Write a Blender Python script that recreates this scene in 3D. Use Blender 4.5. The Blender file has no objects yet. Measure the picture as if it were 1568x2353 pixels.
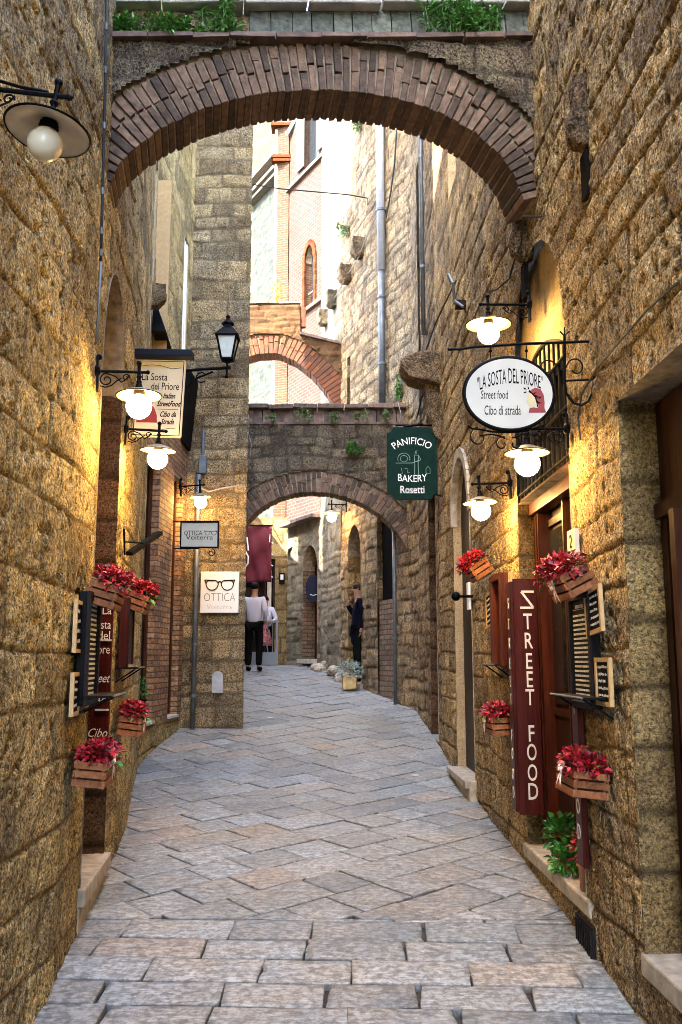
import bpy, math, random
import numpy as np
from mathutils import Matrix, Vector, Euler

# ------------------------------------------------------------------ camera, sky, sun, exposure
SC = bpy.context.scene
COL = SC.collection
PITCH = math.radians(9.2)
cam_data = bpy.data.cameras.new('camera')
cam = bpy.data.objects.new('camera', cam_data)
COL.objects.link(cam)
cam.location = (0, 0, 0)
cam.rotation_euler = (math.radians(90) + PITCH, 0, 0)
cam_data.sensor_fit = 'HORIZONTAL'
cam_data.sensor_width = 36
cam_data.lens = 36 * 2100 / 1568
cam_data.clip_start = 0.05
cam_data.clip_end = 600
SC.camera = cam

SUN_DIR = Vector((-0.70, -0.60, 1.02)).normalized()      # towards the sun
SUN_EL = math.asin(SUN_DIR.z)
SUN_AZ = math.atan2(SUN_DIR.x, SUN_DIR.y)
world = bpy.data.worlds.new('World')
SC.world = world
world.use_nodes = True
wn = world.node_tree.nodes
sky = wn.new('ShaderNodeTexSky')
sky.sky_type = 'NISHITA'
sky.sun_disc = False
sky.sun_elevation = SUN_EL
sky.sun_rotation = SUN_AZ
sky.air_density = 1.0; sky.dust_density = 2.5; sky.ozone_density = 1.0
wbg = wn['Background']
world.node_tree.links.new(sky.outputs[0], wbg.inputs[0])
wbg.inputs[1].default_value = 0.15
sun_l = bpy.data.lights.new('sun', 'SUN')
sun_l.energy = 2.0
sun_l.angle = math.radians(0.5)
sun_l.color = (1.0, 0.93, 0.82)
sun = bpy.data.objects.new('sun', sun_l)
sun.rotation_euler = SUN_DIR.to_track_quat('Z', 'Y').to_euler()
sun.location = (0, 0, 30)
COL.objects.link(sun)
SC.view_settings.view_transform = 'Standard'
SC.view_settings.look = 'None'
SC.view_settings.exposure = 4.9
SC.view_settings.gamma = 1.0
SC.cycles.max_bounces = 8
SC.cycles.diffuse_bounces = 5
SC.cycles.use_denoising = True
SC.cycles.filter_width = 0.9
SC.cycles.sample_clamp_indirect = 6.0
GLOBE_W = 12.5                                            # lit lamp globes

# ------------------------------------------------------------------ helpers
R = random.Random(7)
def ray(px, py):
    """direction of a photograph point, per unit of depth"""
    u = px - 784.0; v = 1176.5 - py
    c, s = math.cos(PITCH), math.sin(PITCH)
    Y = 2100 * c - v * s
    return u / Y, (2100 * s + v * c) / Y
def at(px, py, Y):
    a, b = ray(px, py)
    return Vector((a * Y, Y, b * Y))
RP = [(1.63, -10.0), (1.156, 14.3), (0.50, 16.05), (0.0, 17.85), (-0.45, 19.5), (-1.40, 21.3)]
LP = [(-1.38, -10.0), (-1.38, 4.6), (-1.50, 5.65), (-1.65, 7.05), (-1.77, 7.85), (-2.01, 9.05), (-2.25, 10.4), (-2.28, 11.0), (-2.2, 12.82)]
def wx(poly, Y):
    return float(np.interp(Y, [p[1] for p in poly], [p[0] for p in poly]))
GY = np.array([-8, -4, 0, 3, 4.4, 5.4, 7, 8.3, 10.1, 12, 14.1, 16, 18.8, 20.2, 22, 30, 40.])
GZ = np.array([-2.9, -2.45, -2.05, -1.75, -1.60, -1.50, -1.40, -1.335, -1.22, -1.01, -.80, -.56, -.22, -.12, -.13, -.5, -.9])
_gy = np.linspace(-8, 40, 2400)
_gz = np.convolve(np.pad(np.interp(_gy, GY, GZ), 30, mode='edge'), np.ones(61) / 61, 'valid')
def gz(Y):
    return np.interp(Y, _gy, _gz)

def hsh(ix, iy, seed):
    n = (ix.astype(np.int64) * 374761393 + iy.astype(np.int64) * 668265263 + seed * 974711) & 0x7fffffff
    n = (n ^ (n >> 13)) * 1274126177 & 0x7fffffff
    n = (n ^ (n >> 16)) & 0x7fffffff
    return (n % 100003) / 100003.0
def vnoise(x, y, seed):
    x = np.asarray(x, float); y = np.asarray(y, float)
    ix = np.floor(x); iy = np.floor(y); fx = x - ix; fy = y - iy
    fx = fx * fx * (3 - 2 * fx); fy = fy * fy * (3 - 2 * fy)
    a = hsh(ix, iy, seed); b = hsh(ix + 1, iy, seed); c = hsh(ix, iy + 1, seed); d = hsh(ix + 1, iy + 1, seed)
    return (a * (1 - fx) + b * fx) * (1 - fy) + (c * (1 - fx) + d * fx) * fy
def fbm(x, y, seed, octs=4):
    r = 0; a = .5; t = 0
    for k in range(octs):
        r = r + a * vnoise(x * 2 ** k, y * 2 ** k, seed + k * 17); t += a; a *= .5
    return r / t

def prop(o, label=None, cat=None, group=None, kind=None):
    if label: o['label'] = label
    if cat: o['category'] = cat
    if group: o['group'] = group
    if kind: o['kind'] = kind
    return o
def thing(name, label, cat, loc=(0, 0, 0), rot=(0, 0, 0), group=None, scale=1):
    o = bpy.data.objects.new(name, None)
    COL.objects.link(o)
    o.location = loc; o.rotation_euler = rot; o.scale = (scale, scale, scale)
    o.empty_display_size = .1
    return prop(o, label, cat, group)
def mesh_obj(name, me, mat, parent=None, world_coords=False):
    o = bpy.data.objects.new(name, me)
    COL.objects.link(o)
    if mat is not None:
        for m in (mat if isinstance(mat, (list, tuple)) else [mat]):
            me.materials.append(m)
    if parent is not None:
        o.parent = parent
        if world_coords:
            M = Matrix.Translation(parent.location) @ Euler(parent.rotation_euler).to_matrix().to_4x4() @ Matrix.Diagonal((*parent.scale, 1))
            q = parent.parent
            while q is not None:
                M = (Matrix.Translation(q.location) @ Euler(q.rotation_euler).to_matrix().to_4x4() @ Matrix.Diagonal((*q.scale, 1))) @ M
                q = q.parent
            me.transform(M.inverted())
    return o
def copy_tree(o, parent=None, **kw):
    c = o.copy(); COL.objects.link(c); c.parent = parent
    for ch in [x for x in bpy.data.objects if x.parent == o]:
        copy_tree(ch, c)
    for k, v in kw.items():
        if k in ('label', 'group'): c[k] = v
        elif k == 'loc': c.location = v
        elif k == 'rot': c.rotation_euler = v
        elif k == 'scale': c.scale = (v, v, v)
    return c

class MB:
    """mesh builder: collects simple shapes into one mesh"""
    def __init__(s): s.v = []; s.f = []; s.c = []; s.M = Matrix.Identity(4); s.tint = .5
    def add(s, vs, fs):
        n = len(s.v)
        s.v += [tuple(s.M @ Vector(p)) for p in vs]
        s.f += [tuple(i + n for i in f) for f in fs]
        s.c += [s.tint] * len(vs)
    def box(s, c, d, rot=None, jit=0):
        hx, hy, hz = d[0] / 2, d[1] / 2, d[2] / 2
        vs = []
        for sx, sy, sz in ((-1,-1,-1),(1,-1,-1),(1,1,-1),(-1,1,-1),(-1,-1,1),(1,-1,1),(1,1,1),(-1,1,1)):
            p = Vector((sx * hx + R.uniform(-jit, jit), sy * hy + R.uniform(-jit, jit), sz * hz + R.uniform(-jit, jit)))
            if rot is not None: p = rot @ p
            vs.append(p + Vector(c))
        s.add(vs, [(0,3,2,1),(4,5,6,7),(0,1,5,4),(1,2,6,5),(2,3,7,6),(3,0,4,7)])
    def bar(s, a, b, w, h):
        """a box from a to b with section w x h"""
        a = Vector(a); b = Vector(b); d = b - a
        q = d.to_track_quat('X', 'Z').to_matrix()
        s.box((a + b) / 2, (d.length, w, h), q)
    def tube(s, pts, r, n=7, cap=True):
        pts = [Vector(p) for p in pts]
        rr = r if isinstance(r, (list, tuple)) else [r] * len(pts)
        vs = []; prev = None
        for i, p in enumerate(pts):
            t = (pts[min(i + 1, len(pts) - 1)] - pts[max(i - 1, 0)]).normalized()
            if prev is None:
                ax = Vector((0, 0, 1)) if abs(t.z) < .9 else Vector((1, 0, 0))
                prev = t.cross(ax).normalized()
            e1 = (prev - t * prev.dot(t)).normalized(); prev = e1
            e2 = t.cross(e1)
            for k in range(n):
                a = 2 * math.pi * k / n
                vs.append(p + (e1 * math.cos(a) + e2 * math.sin(a)) * rr[i])
        fs = []
        for i in range(len(pts) - 1):
            for k in range(n):
                a = i * n + k; b = i * n + (k + 1) % n
                fs.append((a, b, b + n, a + n))
        if cap:
            fs.append(tuple(reversed(range(n)))); fs.append(tuple(range((len(pts) - 1) * n, len(pts) * n)))
        s.add(vs, fs)
    def lathe(s, prof, c=(0, 0, 0), n=24, axis='Z'):
        vs = []
        for r, z in prof:
            for k in range(n):
                a = 2 * math.pi * k / n
                p = (r * math.cos(a), r * math.sin(a), z)
                if axis == 'X': p = (p[2], p[0], p[1])
                vs.append(Vector(p) + Vector(c))
        fs = []
        for i in range(len(prof) - 1):
            for k in range(n):
                a = i * n + k; b = i * n + (k + 1) % n
                fs.append((a, b, b + n, a + n))
        s.add(vs, fs)
    def ball(s, c, r, n=20, m=12, sc=(1, 1, 1)):
        prof = []
        vs = []
        for i in range(m + 1):
            th = math.pi * i / m
            for k in range(n):
                a = 2 * math.pi * k / n
                vs.append((c[0] + r * sc[0] * math.sin(th) * math.cos(a), c[1] + r * sc[1] * math.sin(th) * math.sin(a), c[2] - r * sc[2] * math.cos(th)))
        fs = []
        for i in range(m):
            for k in range(n):
                a = i * n + k; b = i * n + (k + 1) % n
                fs.append((a, b, b + n, a + n))
        s.add(vs, fs)
    def prism(s, poly, M, d):
        """2-D polygon in the plane of M (x,y), thickness d along its z"""
        n = len(poly)
        vs = [M @ Vector((x, y, 0)) for x, y in poly] + [M @ Vector((x, y, d)) for x, y in poly]
        fs = [tuple(reversed(range(n))), tuple(range(n, 2 * n))] + [(i, (i + 1) % n, (i + 1) % n + n, i + n) for i in range(n)]
        s.add(vs, fs)
    def leaf(s, p, d, up, L, w, bend=.2):
        d = d.normalized(); sd = d.cross(up)
        if sd.length < 1e-3: sd = d.cross(Vector((1, 0, .3)))
        sd.normalize(); nn = sd.cross(d)
        p = Vector(p)
        s.add([p, p + d * L * .45 + sd * w * .5, p + d * L + nn * (-bend * L), p + d * L * .45 - sd * w * .5], [(0, 1, 2), (0, 2, 3)])
    def text(s, body, M, size, xs=1.0, shear=0, ext=.002, align='CENTER', warp=None, offset=0, spacing=1):
        cu = bpy.data.curves.new('t', 'FONT')
        cu.body = body; cu.size = size; cu.extrude = ext; cu.shear = shear; cu.align_x = align; cu.offset = offset
        cu.resolution_u = 3; cu.space_character = spacing
        o = bpy.data.objects.new('t', cu); COL.objects.link(o)
        dg = bpy.context.evaluated_depsgraph_get()
        me = bpy.data.meshes.new_from_object(o.evaluated_get(dg))
        vs = []
        for v in me.vertices:
            x, y, z = v.co.x * xs, v.co.y, v.co.z
            if warp: x, y = warp(x, y)
            vs.append(M @ Vector((x, y, z)))
        fs = [tuple(p.vertices) for p in me.polygons]
        s.add(vs, fs)
        bpy.data.objects.remove(o); bpy.data.curves.remove(cu); bpy.data.meshes.remove(me)
    def build(s, name, mat, parent=None, world_coords=False, smooth=False, bevel=0, two=False):
        me = bpy.data.meshes.new(name)
        me.from_pydata([tuple(v) for v in s.v], [], s.f)
        at_ = me.attributes.new('tint', 'FLOAT', 'POINT')
        at_.data.foreach_set('value', np.array(s.c, dtype=np.float32))
        if smooth: me.polygons.foreach_set('use_smooth', [True] * len(me.polygons))
        me.update()
        o = mesh_obj(name, me, mat, parent, world_coords)
        if bevel:
            b = o.modifiers.new('b', 'BEVEL'); b.width = bevel; b.segments = 2; b.limit_method = 'ANGLE'
        return o

FRONT = Matrix(((1, 0, 0, 0), (0, 0, -1, 0), (0, 1, 0, 0), (0, 0, 0, 1)))      # text facing -Y, reading +X
BOARD = Matrix(((0, 0, 1, 0), (1, 0, 0, 0), (0, 1, 0, 0), (0, 0, 0, 1)))       # text facing local +x, reading local +y
def T(x, y, z): return Matrix.Translation((x, y, z))

# ------------------------------------------------------------------ materials
def nodes(name):
    m = bpy.data.materials.new(name); m.use_nodes = True
    nt = m.node_tree
    return m, nt, nt.nodes['Principled BSDF']
def simple(name, col, rough=.6, metal=0, bump=0, bscale=60, var=0, vscale=12, tint=0, emit=None, estr=0, spec=None):
    m, nt, b = nodes(name)
    N = nt.nodes; L = nt.links
    b.inputs['Base Color'].default_value = (*col, 1)
    b.inputs['Roughness'].default_value = rough
    b.inputs['Metallic'].default_value = metal
    if spec is None and max(col) < .06: spec = .06
    if spec is not None: b.inputs['Specular IOR Level'].default_value = spec
    if emit:
        b.inputs['Emission Color'].default_value = (*emit, 1); b.inputs['Emission Strength'].default_value = estr
    tc = N.new('ShaderNodeTexCoord')
    if var or tint:
        hsv = N.new('ShaderNodeHueSaturation'); hsv.inputs['Color'].default_value = (*col, 1)
        L.new(hsv.outputs[0], b.inputs['Base Color'])
        n = N.new('ShaderNodeTexNoise'); n.inputs['Scale'].default_value = vscale; n.inputs['Detail'].default_value = 6
        L.new(tc.outputs['Object'], n.inputs['Vector'])
        mr = N.new('ShaderNodeMapRange'); mr.inputs[1].default_value = .3; mr.inputs[2].default_value = .7
        mr.inputs[3].default_value = 1 - var; mr.inputs[4].default_value = 1 + var
        L.new(n.outputs[0], mr.inputs[0])
        at_ = N.new('ShaderNodeAttribute'); at_.attribute_name = 'tint'
        mr2 = N.new('ShaderNodeMapRange'); mr2.inputs[3].default_value = 1 - tint; mr2.inputs[4].default_value = 1 + tint
        L.new(at_.outputs['Fac'], mr2.inputs[0])
        mu = N.new('ShaderNodeMath'); mu.operation = 'MULTIPLY'
        L.new(mr.outputs[0], mu.inputs[0]); L.new(mr2.outputs[0], mu.inputs[1]); L.new(mu.outputs[0], hsv.inputs['Value'])
    if bump:
        n2 = N.new('ShaderNodeTexNoise'); n2.inputs['Scale'].default_value = bscale; n2.inputs['Detail'].default_value = 5
        L.new(tc.outputs['Object'], n2.inputs['Vector'])
        bp = N.new('ShaderNodeBump'); bp.inputs['Strength'].default_value = bump; bp.inputs['Distance'].default_value = .01
        L.new(n2.outputs[0], bp.inputs['Height']); L.new(bp.outputs[0], b.inputs['Normal'])
    return m
def wood(name, dark, light, rough=.45, axis=2):
    m, nt, b = nodes(name)
    N = nt.nodes; L = nt.links
    tc = N.new('ShaderNodeTexCoord'); mp = N.new('ShaderNodeMapping')
    sc = [38, 38, 38]; sc[axis] = 2.2; mp.inputs['Scale'].default_value = sc
    L.new(tc.outputs['Object'], mp.inputs[0])
    n = N.new('ShaderNodeTexNoise'); n.inputs['Scale'].default_value = 1; n.inputs['Detail'].default_value = 7; n.inputs['Roughness'].default_value = .65
    L.new(mp.outputs[0], n.inputs['Vector'])
    cr = N.new('ShaderNodeValToRGB'); e = cr.color_ramp.elements
    e[0].position = .32; e[0].color = (*dark, 1); e[1].position = .68; e[1].color = (*light, 1)
    L.new(n.outputs[0], cr.inputs[0])
    at_ = N.new('ShaderNodeAttribute'); at_.attribute_name = 'tint'
    hsv = N.new('ShaderNodeHueSaturation')
    mr2 = N.new('ShaderNodeMapRange'); mr2.inputs[3].default_value = .65; mr2.inputs[4].default_value = 1.35
    L.new(at_.outputs['Fac'], mr2.inputs[0]); L.new(mr2.outputs[0], hsv.inputs['Value'])
    L.new(cr.outputs[0], hsv.inputs['Color']); L.new(hsv.outputs[0], b.inputs['Base Color'])
    b.inputs['Roughness'].default_value = rough; b.inputs['Specular IOR Level'].default_value = .10
    bp = N.new('ShaderNodeBump'); bp.inputs['Strength'].default_value = .35; bp.inputs['Distance'].default_value = .004
    L.new(n.outputs[0], bp.inputs['Height']); L.new(bp.outputs[0], b.inputs['Normal'])
    return m
def stone(name, dark, light, grey, mortar, greyf=.5, speck=.6, rough=.9, bump=1.0, scale=1.0, moss=None, mossf=0):
    """block tone, joint and hue come from the mesh attribute 'blk'; grain and pits are procedural"""
    m, nt, b = nodes(name)
    N = nt.nodes; L = nt.links
    at_ = N.new('ShaderNodeAttribute'); at_.attribute_name = 'blk'
    sep = N.new('ShaderNodeSeparateColor'); L.new(at_.outputs['Color'], sep.inputs[0])
    tc = N.new('ShaderNodeTexCoord')
    def noise(s, det=5, ro=.6, dist=0):
        n = N.new('ShaderNodeTexNoise'); n.inputs['Scale'].default_value = s * scale; n.inputs['Detail'].default_value = det
        n.inputs['Roughness'].default_value = ro; n.inputs['Distortion'].default_value = dist
        L.new(tc.outputs['Object'], n.inputs['Vector']); return n
    def mix(f, a, c):
        x = N.new('ShaderNodeMix'); x.data_type = 'RGBA'
        for s_, v in ((x.inputs[0], f), (x.inputs[6], a), (x.inputs[7], c)):
            if isinstance(v, (int, float)): s_.default_value = v
            elif isinstance(v, tuple): s_.default_value = (*v, 1)
            else: L.new(v, s_)
        return x.outputs[2]
    def mr(v, a, b_, c, d):
        x = N.new('ShaderNodeMapRange')
        x.inputs[1].default_value = a; x.inputs[2].default_value = b_; x.inputs[3].default_value = c; x.inputs[4].default_value = d
        L.new(v, x.inputs[0]); return x.outputs[0]
    def mul(a, b_):
        x = N.new('ShaderNodeMath'); x.operation = 'MULTIPLY'
        for i, v in enumerate((a, b_)):
            if isinstance(v, (int, float)): x.inputs[i].default_value = v
            else: L.new(v, x.inputs[i])
        return x.outputs[0]
    n1 = noise(5, 6, .65, .3); n2 = noise(56, 7, .72, .5); n3 = noise(115, 4, .6); n4 = noise(1.1, 4, .6)
    c = mix(sep.outputs[0], dark, light)
    c = mix(mul(mr(n4.outputs[0], .38, .62, 0, 1), greyf), c, grey)
    c = mix(mul(sep.outputs[2], greyf), c, grey)
    if moss: c = mix(mul(mr(n1.outputs[0], .5, .68, 0, 1), mossf), c, moss)
    hsv = N.new('ShaderNodeHueSaturation'); L.new(c, hsv.inputs['Color'])
    v = mul(mul(mr(n1.outputs[0], .38, .62, 1 - speck * .28, 1 + speck * .22), mr(n2.outputs[0], .41, .60, 1 - speck * .72, 1 + speck * .45)), mr(n3.outputs[0], .40, .60, 1 - speck * .35, 1 + speck * .3))
    L.new(v, hsv.inputs['Value'])
    pit = mr(n2.outputs[0], .37, .44, 1, 0)
    c = mix(mul(pit, .6), hsv.outputs[0], tuple(x * .16 for x in dark))
    c = mix(mul(sep.outputs[1], .8), c, mortar)
    L.new(c, b.inputs['Base Color'])
    b.inputs['Roughness'].default_value = rough
    b.inputs['Specular IOR Level'].default_value = .25
    ad = N.new('ShaderNodeMath'); ad.operation = 'MULTIPLY_ADD'
    L.new(n3.outputs[0], ad.inputs[0]); ad.inputs[1].default_value = .35; L.new(n2.outputs[0], ad.inputs[2])
    bp = N.new('ShaderNodeBump'); bp.inputs['Strength'].default_value = bump; bp.inputs['Distance'].default_value = .045
    L.new(ad.outputs[0], bp.inputs['Height']); L.new(bp.outputs[0], b.inputs['Normal'])
    return m
def brick(name, c1, c2, mort, w=.24, h=.062, msize=.008, rough=.85, bump=.6, speck=.35):
    """running brick bond on the metre UVs of a wall"""
    m, nt, b = nodes(name)
    N = nt.nodes; L = nt.links
    uv = N.new('ShaderNodeUVMap'); uv.uv_map = 'UVMap'
    tc = N.new('ShaderNodeTexCoord')
    n = N.new('ShaderNodeTexNoise'); n.inputs['Scale'].default_value = 6; n.inputs['Detail'].default_value = 3
    L.new(tc.outputs['Object'], n.inputs['Vector'])
    va = N.new('ShaderNodeVectorMath'); va.operation = 'MULTIPLY_ADD'
    L.new(n.outputs['Color'], va.inputs[0]); va.inputs[1].default_value = (.02, .02, 0); L.new(uv.outputs[0], va.inputs[2])
    bt = N.new('ShaderNodeTexBrick')
    bt.inputs['Color1'].default_value = (*c1, 1); bt.inputs['Color2'].default_value = (*c2, 1); bt.inputs['Mortar'].default_value = (*mort, 1)
    bt.inputs['Scale'].default_value = 1; bt.inputs['Mortar Size'].default_value = msize; bt.inputs['Brick Width'].default_value = w
    bt.inputs['Row Height'].default_value = h; bt.inputs['Mortar Smooth'].default_value = .3; bt.inputs['Bias'].default_value = 0
    L.new(va.outputs[0], bt.inputs['Vector'])
    n2 = N.new('ShaderNodeTexNoise'); n2.inputs['Scale'].default_value = 30; n2.inputs['Detail'].default_value = 6
    L.new(tc.outputs['Object'], n2.inputs['Vector'])
    n3 = N.new('ShaderNodeTexNoise'); n3.inputs['Scale'].default_value = 1.3; n3.inputs['Detail'].default_value = 4
    L.new(tc.outputs['Object'], n3.inputs['Vector'])
    mr = N.new('ShaderNodeMapRange'); mr.inputs[1].default_value = .3; mr.inputs[2].default_value = .7; mr.inputs[3].default_value = 1 - speck; mr.inputs[4].default_value = 1 + speck
    L.new(n2.outputs[0], mr.inputs[0])
    mr3 = N.new('ShaderNodeMapRange'); mr3.inputs[1].default_value = .3; mr3.inputs[2].default_value = .7; mr3.inputs[3].default_value = .75; mr3.inputs[4].default_value = 1.2
    L.new(n3.outputs[0], mr3.inputs[0])
    mm = N.new('ShaderNodeMath'); mm.operation = 'MULTIPLY'; L.new(mr.outputs[0], mm.inputs[0]); L.new(mr3.outputs[0], mm.inputs[1])
    hsv = N.new('ShaderNodeHueSaturation'); L.new(bt.outputs['Color'], hsv.inputs['Color']); L.new(mm.outputs[0], hsv.inputs['Value'])
    L.new(hsv.outputs[0], b.inputs['Base Color'])
    b.inputs['Roughness'].default_value = rough
    b.inputs['Specular IOR Level'].default_value = .25
    sb = N.new('ShaderNodeMath'); sb.operation = 'MULTIPLY_ADD'; sb.inputs[1].default_value = -.8
    L.new(bt.outputs['Fac'], sb.inputs[0]); L.new(n2.outputs[0], sb.inputs[2])
    bp = N.new('ShaderNodeBump'); bp.inputs['Strength'].default_value = bump; bp.inputs['Distance'].default_value = .012
    L.new(sb.outputs[0], bp.inputs['Height']); L.new(bp.outputs[0], b.inputs['Normal'])
    return m

ST_L = stone('golden_sandstone', (.30, .20, .065), (.74, .54, .21), (.50, .44, .28), (.13, .085, .035), .22, 1.1)
ST_R = stone('brown_sandstone', (.22, .135, .052), (.60, .405, .165), (.42, .34, .21), (.07, .042, .018), .25, 1.1)
ST_RB = stone('weathered_tan_stone', (.17, .105, .05), (.46, .31, .145), (.34, .28, .18), (.045, .03, .015), .3, 1.2)
ST_P = stone('grey_brown_ashlar', (.17, .11, .048), (.46, .32, .145), (.33, .28, .19), (.10, .075, .042), .22, 1.0)
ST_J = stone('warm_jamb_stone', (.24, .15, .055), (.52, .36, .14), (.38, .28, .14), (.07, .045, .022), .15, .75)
ST_JD = stone('dark_brown_stone', (.075, .032, .015), (.20, .10, .045), (.16, .12, .07), (.04, .02, .01), .2, .8)  # darker, browner version of the jamb stone
ST_W = stone('pale_rubble', (.10, .078, .045), (.34, .285, .18), (.26, .24, .18), (.20, .165, .115), .4, .62)
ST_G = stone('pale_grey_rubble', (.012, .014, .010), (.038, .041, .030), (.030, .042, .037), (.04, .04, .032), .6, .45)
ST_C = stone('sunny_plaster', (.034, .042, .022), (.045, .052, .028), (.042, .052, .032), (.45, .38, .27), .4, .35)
ST_A = stone('dark_arch_rubble', (.085, .055, .032), (.30, .215, .125), (.20, .17, .12), (.045, .033, .022), .35, 1.1, moss=(.13, .14, .06), mossf=.4)
PLASTER = stone('tan_plaster', (.30, .22, .12), (.42, .31, .17), (.36, .3, .2), (.3, .2, .1), .2, .25, bump=.3)
BR_F = brick('facade_brick', (.020, .0072, .004), (.030, .0125, .0065), (.050, .038, .025), w=.27, h=.095, msize=.014)
BR_S = brick('shopfront_brick', (.17, .085, .042), (.32, .18, .085), (.07, .05, .032), w=.25, h=.068, speck=.6)
BR_Q = brick('quoin_brick', (.036, .010, .003), (.050, .018, .006), (.055, .04, .02), w=.27, h=.075, msize=.012)
BR_I = brick('infill_brick', (.13, .082, .05), (.20, .125, .075), (.06, .048, .035), w=.25, h=.085, msize=.012)
BRK = simple('arch_brick', (.105, .062, .038), .9, bump=.8, bscale=45, var=.45, vscale=22, tint=.6)
BRK_O = simple('orange_arch_brick', (.085, .022, .004), .9, bump=.7, bscale=45, var=.4, vscale=16, tint=.45)
MORT = simple('lime_mortar', (.30, .235, .16), .95, bump=.7, bscale=50, var=.4, vscale=18)
MORT_D = simple('dirty_mortar', (.22, .17, .11), .95, bump=.7, bscale=50, var=.5, vscale=14)
TILE = simple('terracotta_tile', (.11, .068, .048), .85, bump=.6, bscale=35, var=.45, vscale=14, tint=.4)
TILE_G = simple('lichened_tile', (.075, .08, .055), .9, bump=.6, bscale=35, var=.6, vscale=26, tint=.3)
COPE = simple('pale_coping_stone', (.36, .34, .30), .85, bump=.5, bscale=35, var=.3, vscale=10, tint=.2)
SILL = simple('sill_stone', (.30, .255, .19), .8, bump=.5, bscale=40, var=.35, vscale=14, tint=.2)
IRON = simple('black_iron', (.002, .002, .0022), .5, 0, bump=.2, bscale=80)
IRON_W = simple('weathered_iron', (.012, .010, .009), .65, 0, bump=.3, bscale=80, var=.4)
ENAM = simple('lamplit_enamel', (.22, .18, .10), .45, var=.12, vscale=18)  # shade enamel darkened and yellowed to carry the lamplight on lit lamps
ENAM_OFF = simple('unlit_enamel', (.55, .51, .43), .4, var=.12, vscale=18)  # lighter copy of the same enamel for the unlit lamp
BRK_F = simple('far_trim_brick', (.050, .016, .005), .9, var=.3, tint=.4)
MORT_O = simple('orange_mortar', (.16, .085, .035), .95, bump=.7, bscale=50, var=.4, vscale=18)
RIM = simple('dark_rim', (.002, .002, .0022), .55, spec=.08)
GLOBE = simple('lit_globe', (1, .95, .85), .3, emit=(1, .60, .19), estr=GLOBE_W)
GLOBE_OFF = simple('unlit_globe', (.72, .66, .50), .3, var=.08, vscale=6)
CRATE = wood('crate_wood', (.13, .045, .018), (.28, .11, .045), .6, 1)
REDW = wood('dark_red_wood', (.018, .002, .0015), (.055, .007, .004), .38)
REDF = wood('red_brown_door_wood', (.022, .005, .0025), (.075, .016, .007), .35)
BRW = wood('brown_door_wood', (.016, .006, .003), (.05, .018, .009), .4)
DKW = wood('nearly_black_wood', (.004, .002, .002), (.012, .006, .005), .45)
CREAMP = simple('painted_white', (.55, .50, .40), .5)
WHITEP = simple('white_paint', (.80, .80, .76), .45)
SIGN_C = simple('cream_sign_panel', (.50, .44, .31), .5, var=.08, vscale=5)
SIGN_W = simple('ivory_sign_panel', (.66, .62, .54), .45, var=.05, vscale=5)
SIGN_G = simple('pale_green_white_panel', (.36, .37, .31), .45, var=.05)
SIGN_O = simple('grey_white_oval_panel', (.46, .43, .36), .45, var=.1, vscale=5)
WHITE_F = simple('far_white_paint', (.12, .12, .11), .5)  # white darkened to hold its tone in the strong far sun
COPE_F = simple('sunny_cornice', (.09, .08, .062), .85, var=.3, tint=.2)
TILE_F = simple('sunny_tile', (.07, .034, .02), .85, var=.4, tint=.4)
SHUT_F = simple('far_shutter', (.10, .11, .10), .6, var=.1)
GREEN = simple('bottle_green_board', (.002, .017, .012), .55, var=.25, vscale=20)
INK = simple('black_lettering', (.004, .004, .004), .6)
INK_B = simple('dark_brown_lettering', (.020, .004, .004), .6)
SLATE = simple('chalkboard', (.004, .004, .004), .7, var=.3)
CHALK = simple('chalk', (.48, .46, .40), .9, var=.3, vscale=60)
PINE = simple('pine_frame', (.42, .26, .10), .5, var=.15, vscale=30)
RED = simple('crimson_petals', (.28, .004, .012), .5, tint=.75, var=.2, vscale=40, bump=.2)
RIB = simple('checked_ribbon', (.75, .62, .58), .6, var=.3, vscale=90)
REDCL = simple('red_hood', (.22, .010, .008), .6, var=.15)
FACE = simple('painted_face', (.52, .42, .22), .6)
LEAF = simple('green_leaves', (.06, .19, .025), .5, tint=.65, var=.3, vscale=30)
LEAF_B = simple('basil_leaves', (.04, .17, .02), .4, tint=.6, var=.25, vscale=30)
LEAF_S = simple('silver_leaves', (.28, .34, .30), .6, tint=.3)
LEAF_T = simple('weed_leaves', (.13, .20, .07), .6, tint=.6, var=.3, vscale=30)
SOIL = simple('potting_soil', (.03, .02, .012), .95)
POT = simple('ochre_pot', (.45, .30, .12), .8, var=.3, bump=.4)
POT_T = simple('terracotta_pot', (.48, .22, .10), .8, var=.25, bump=.3)
ZINC = simple('zinc_pipe', (.10, .11, .115), .5, .3, var=.3, vscale=8)
WHPIPE = simple('pale_pipe', (.34, .35, .37), .45, var=.12)
CABLE = simple('cable', (.03, .03, .03), .6)
CABLE_G = simple('grey_cable', (.25, .24, .22), .7)
BLUEG = simple('blue_grey_canopy', (.012, .017, .032), .5)
GLASS = simple('dark_window_glass', (.012, .014, .016), .08, spec=.6)
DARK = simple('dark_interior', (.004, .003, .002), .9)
SHUT = simple('cream_shutter', (.60, .55, .44), .6, var=.1)
CANVAS = simple('burgundy_canvas', (.10, .002, .009), .8, var=.2, vscale=8, bump=.2, bscale=25)
SKIN = simple('skin', (.30, .15, .095), .5)
SHIRT = simple('white_shirt_cloth', (.42, .42, .50), .8, bump=.3, bscale=20)
NAVY = simple('navy_cloth', (.003, .0035, .009), .8, bump=.3, bscale=20)
BLACKC = simple('black_cloth', (.003, .003, .0035), .8)
FLORAL = simple('red_floral_cloth', (.40, .12, .12), .8, var=.8, vscale=22)
HAIR = simple('dark_hair', (.004, .003, .003), .6)
HAIR_B = simple('brown_hair', (.02, .012, .007), .55)
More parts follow.
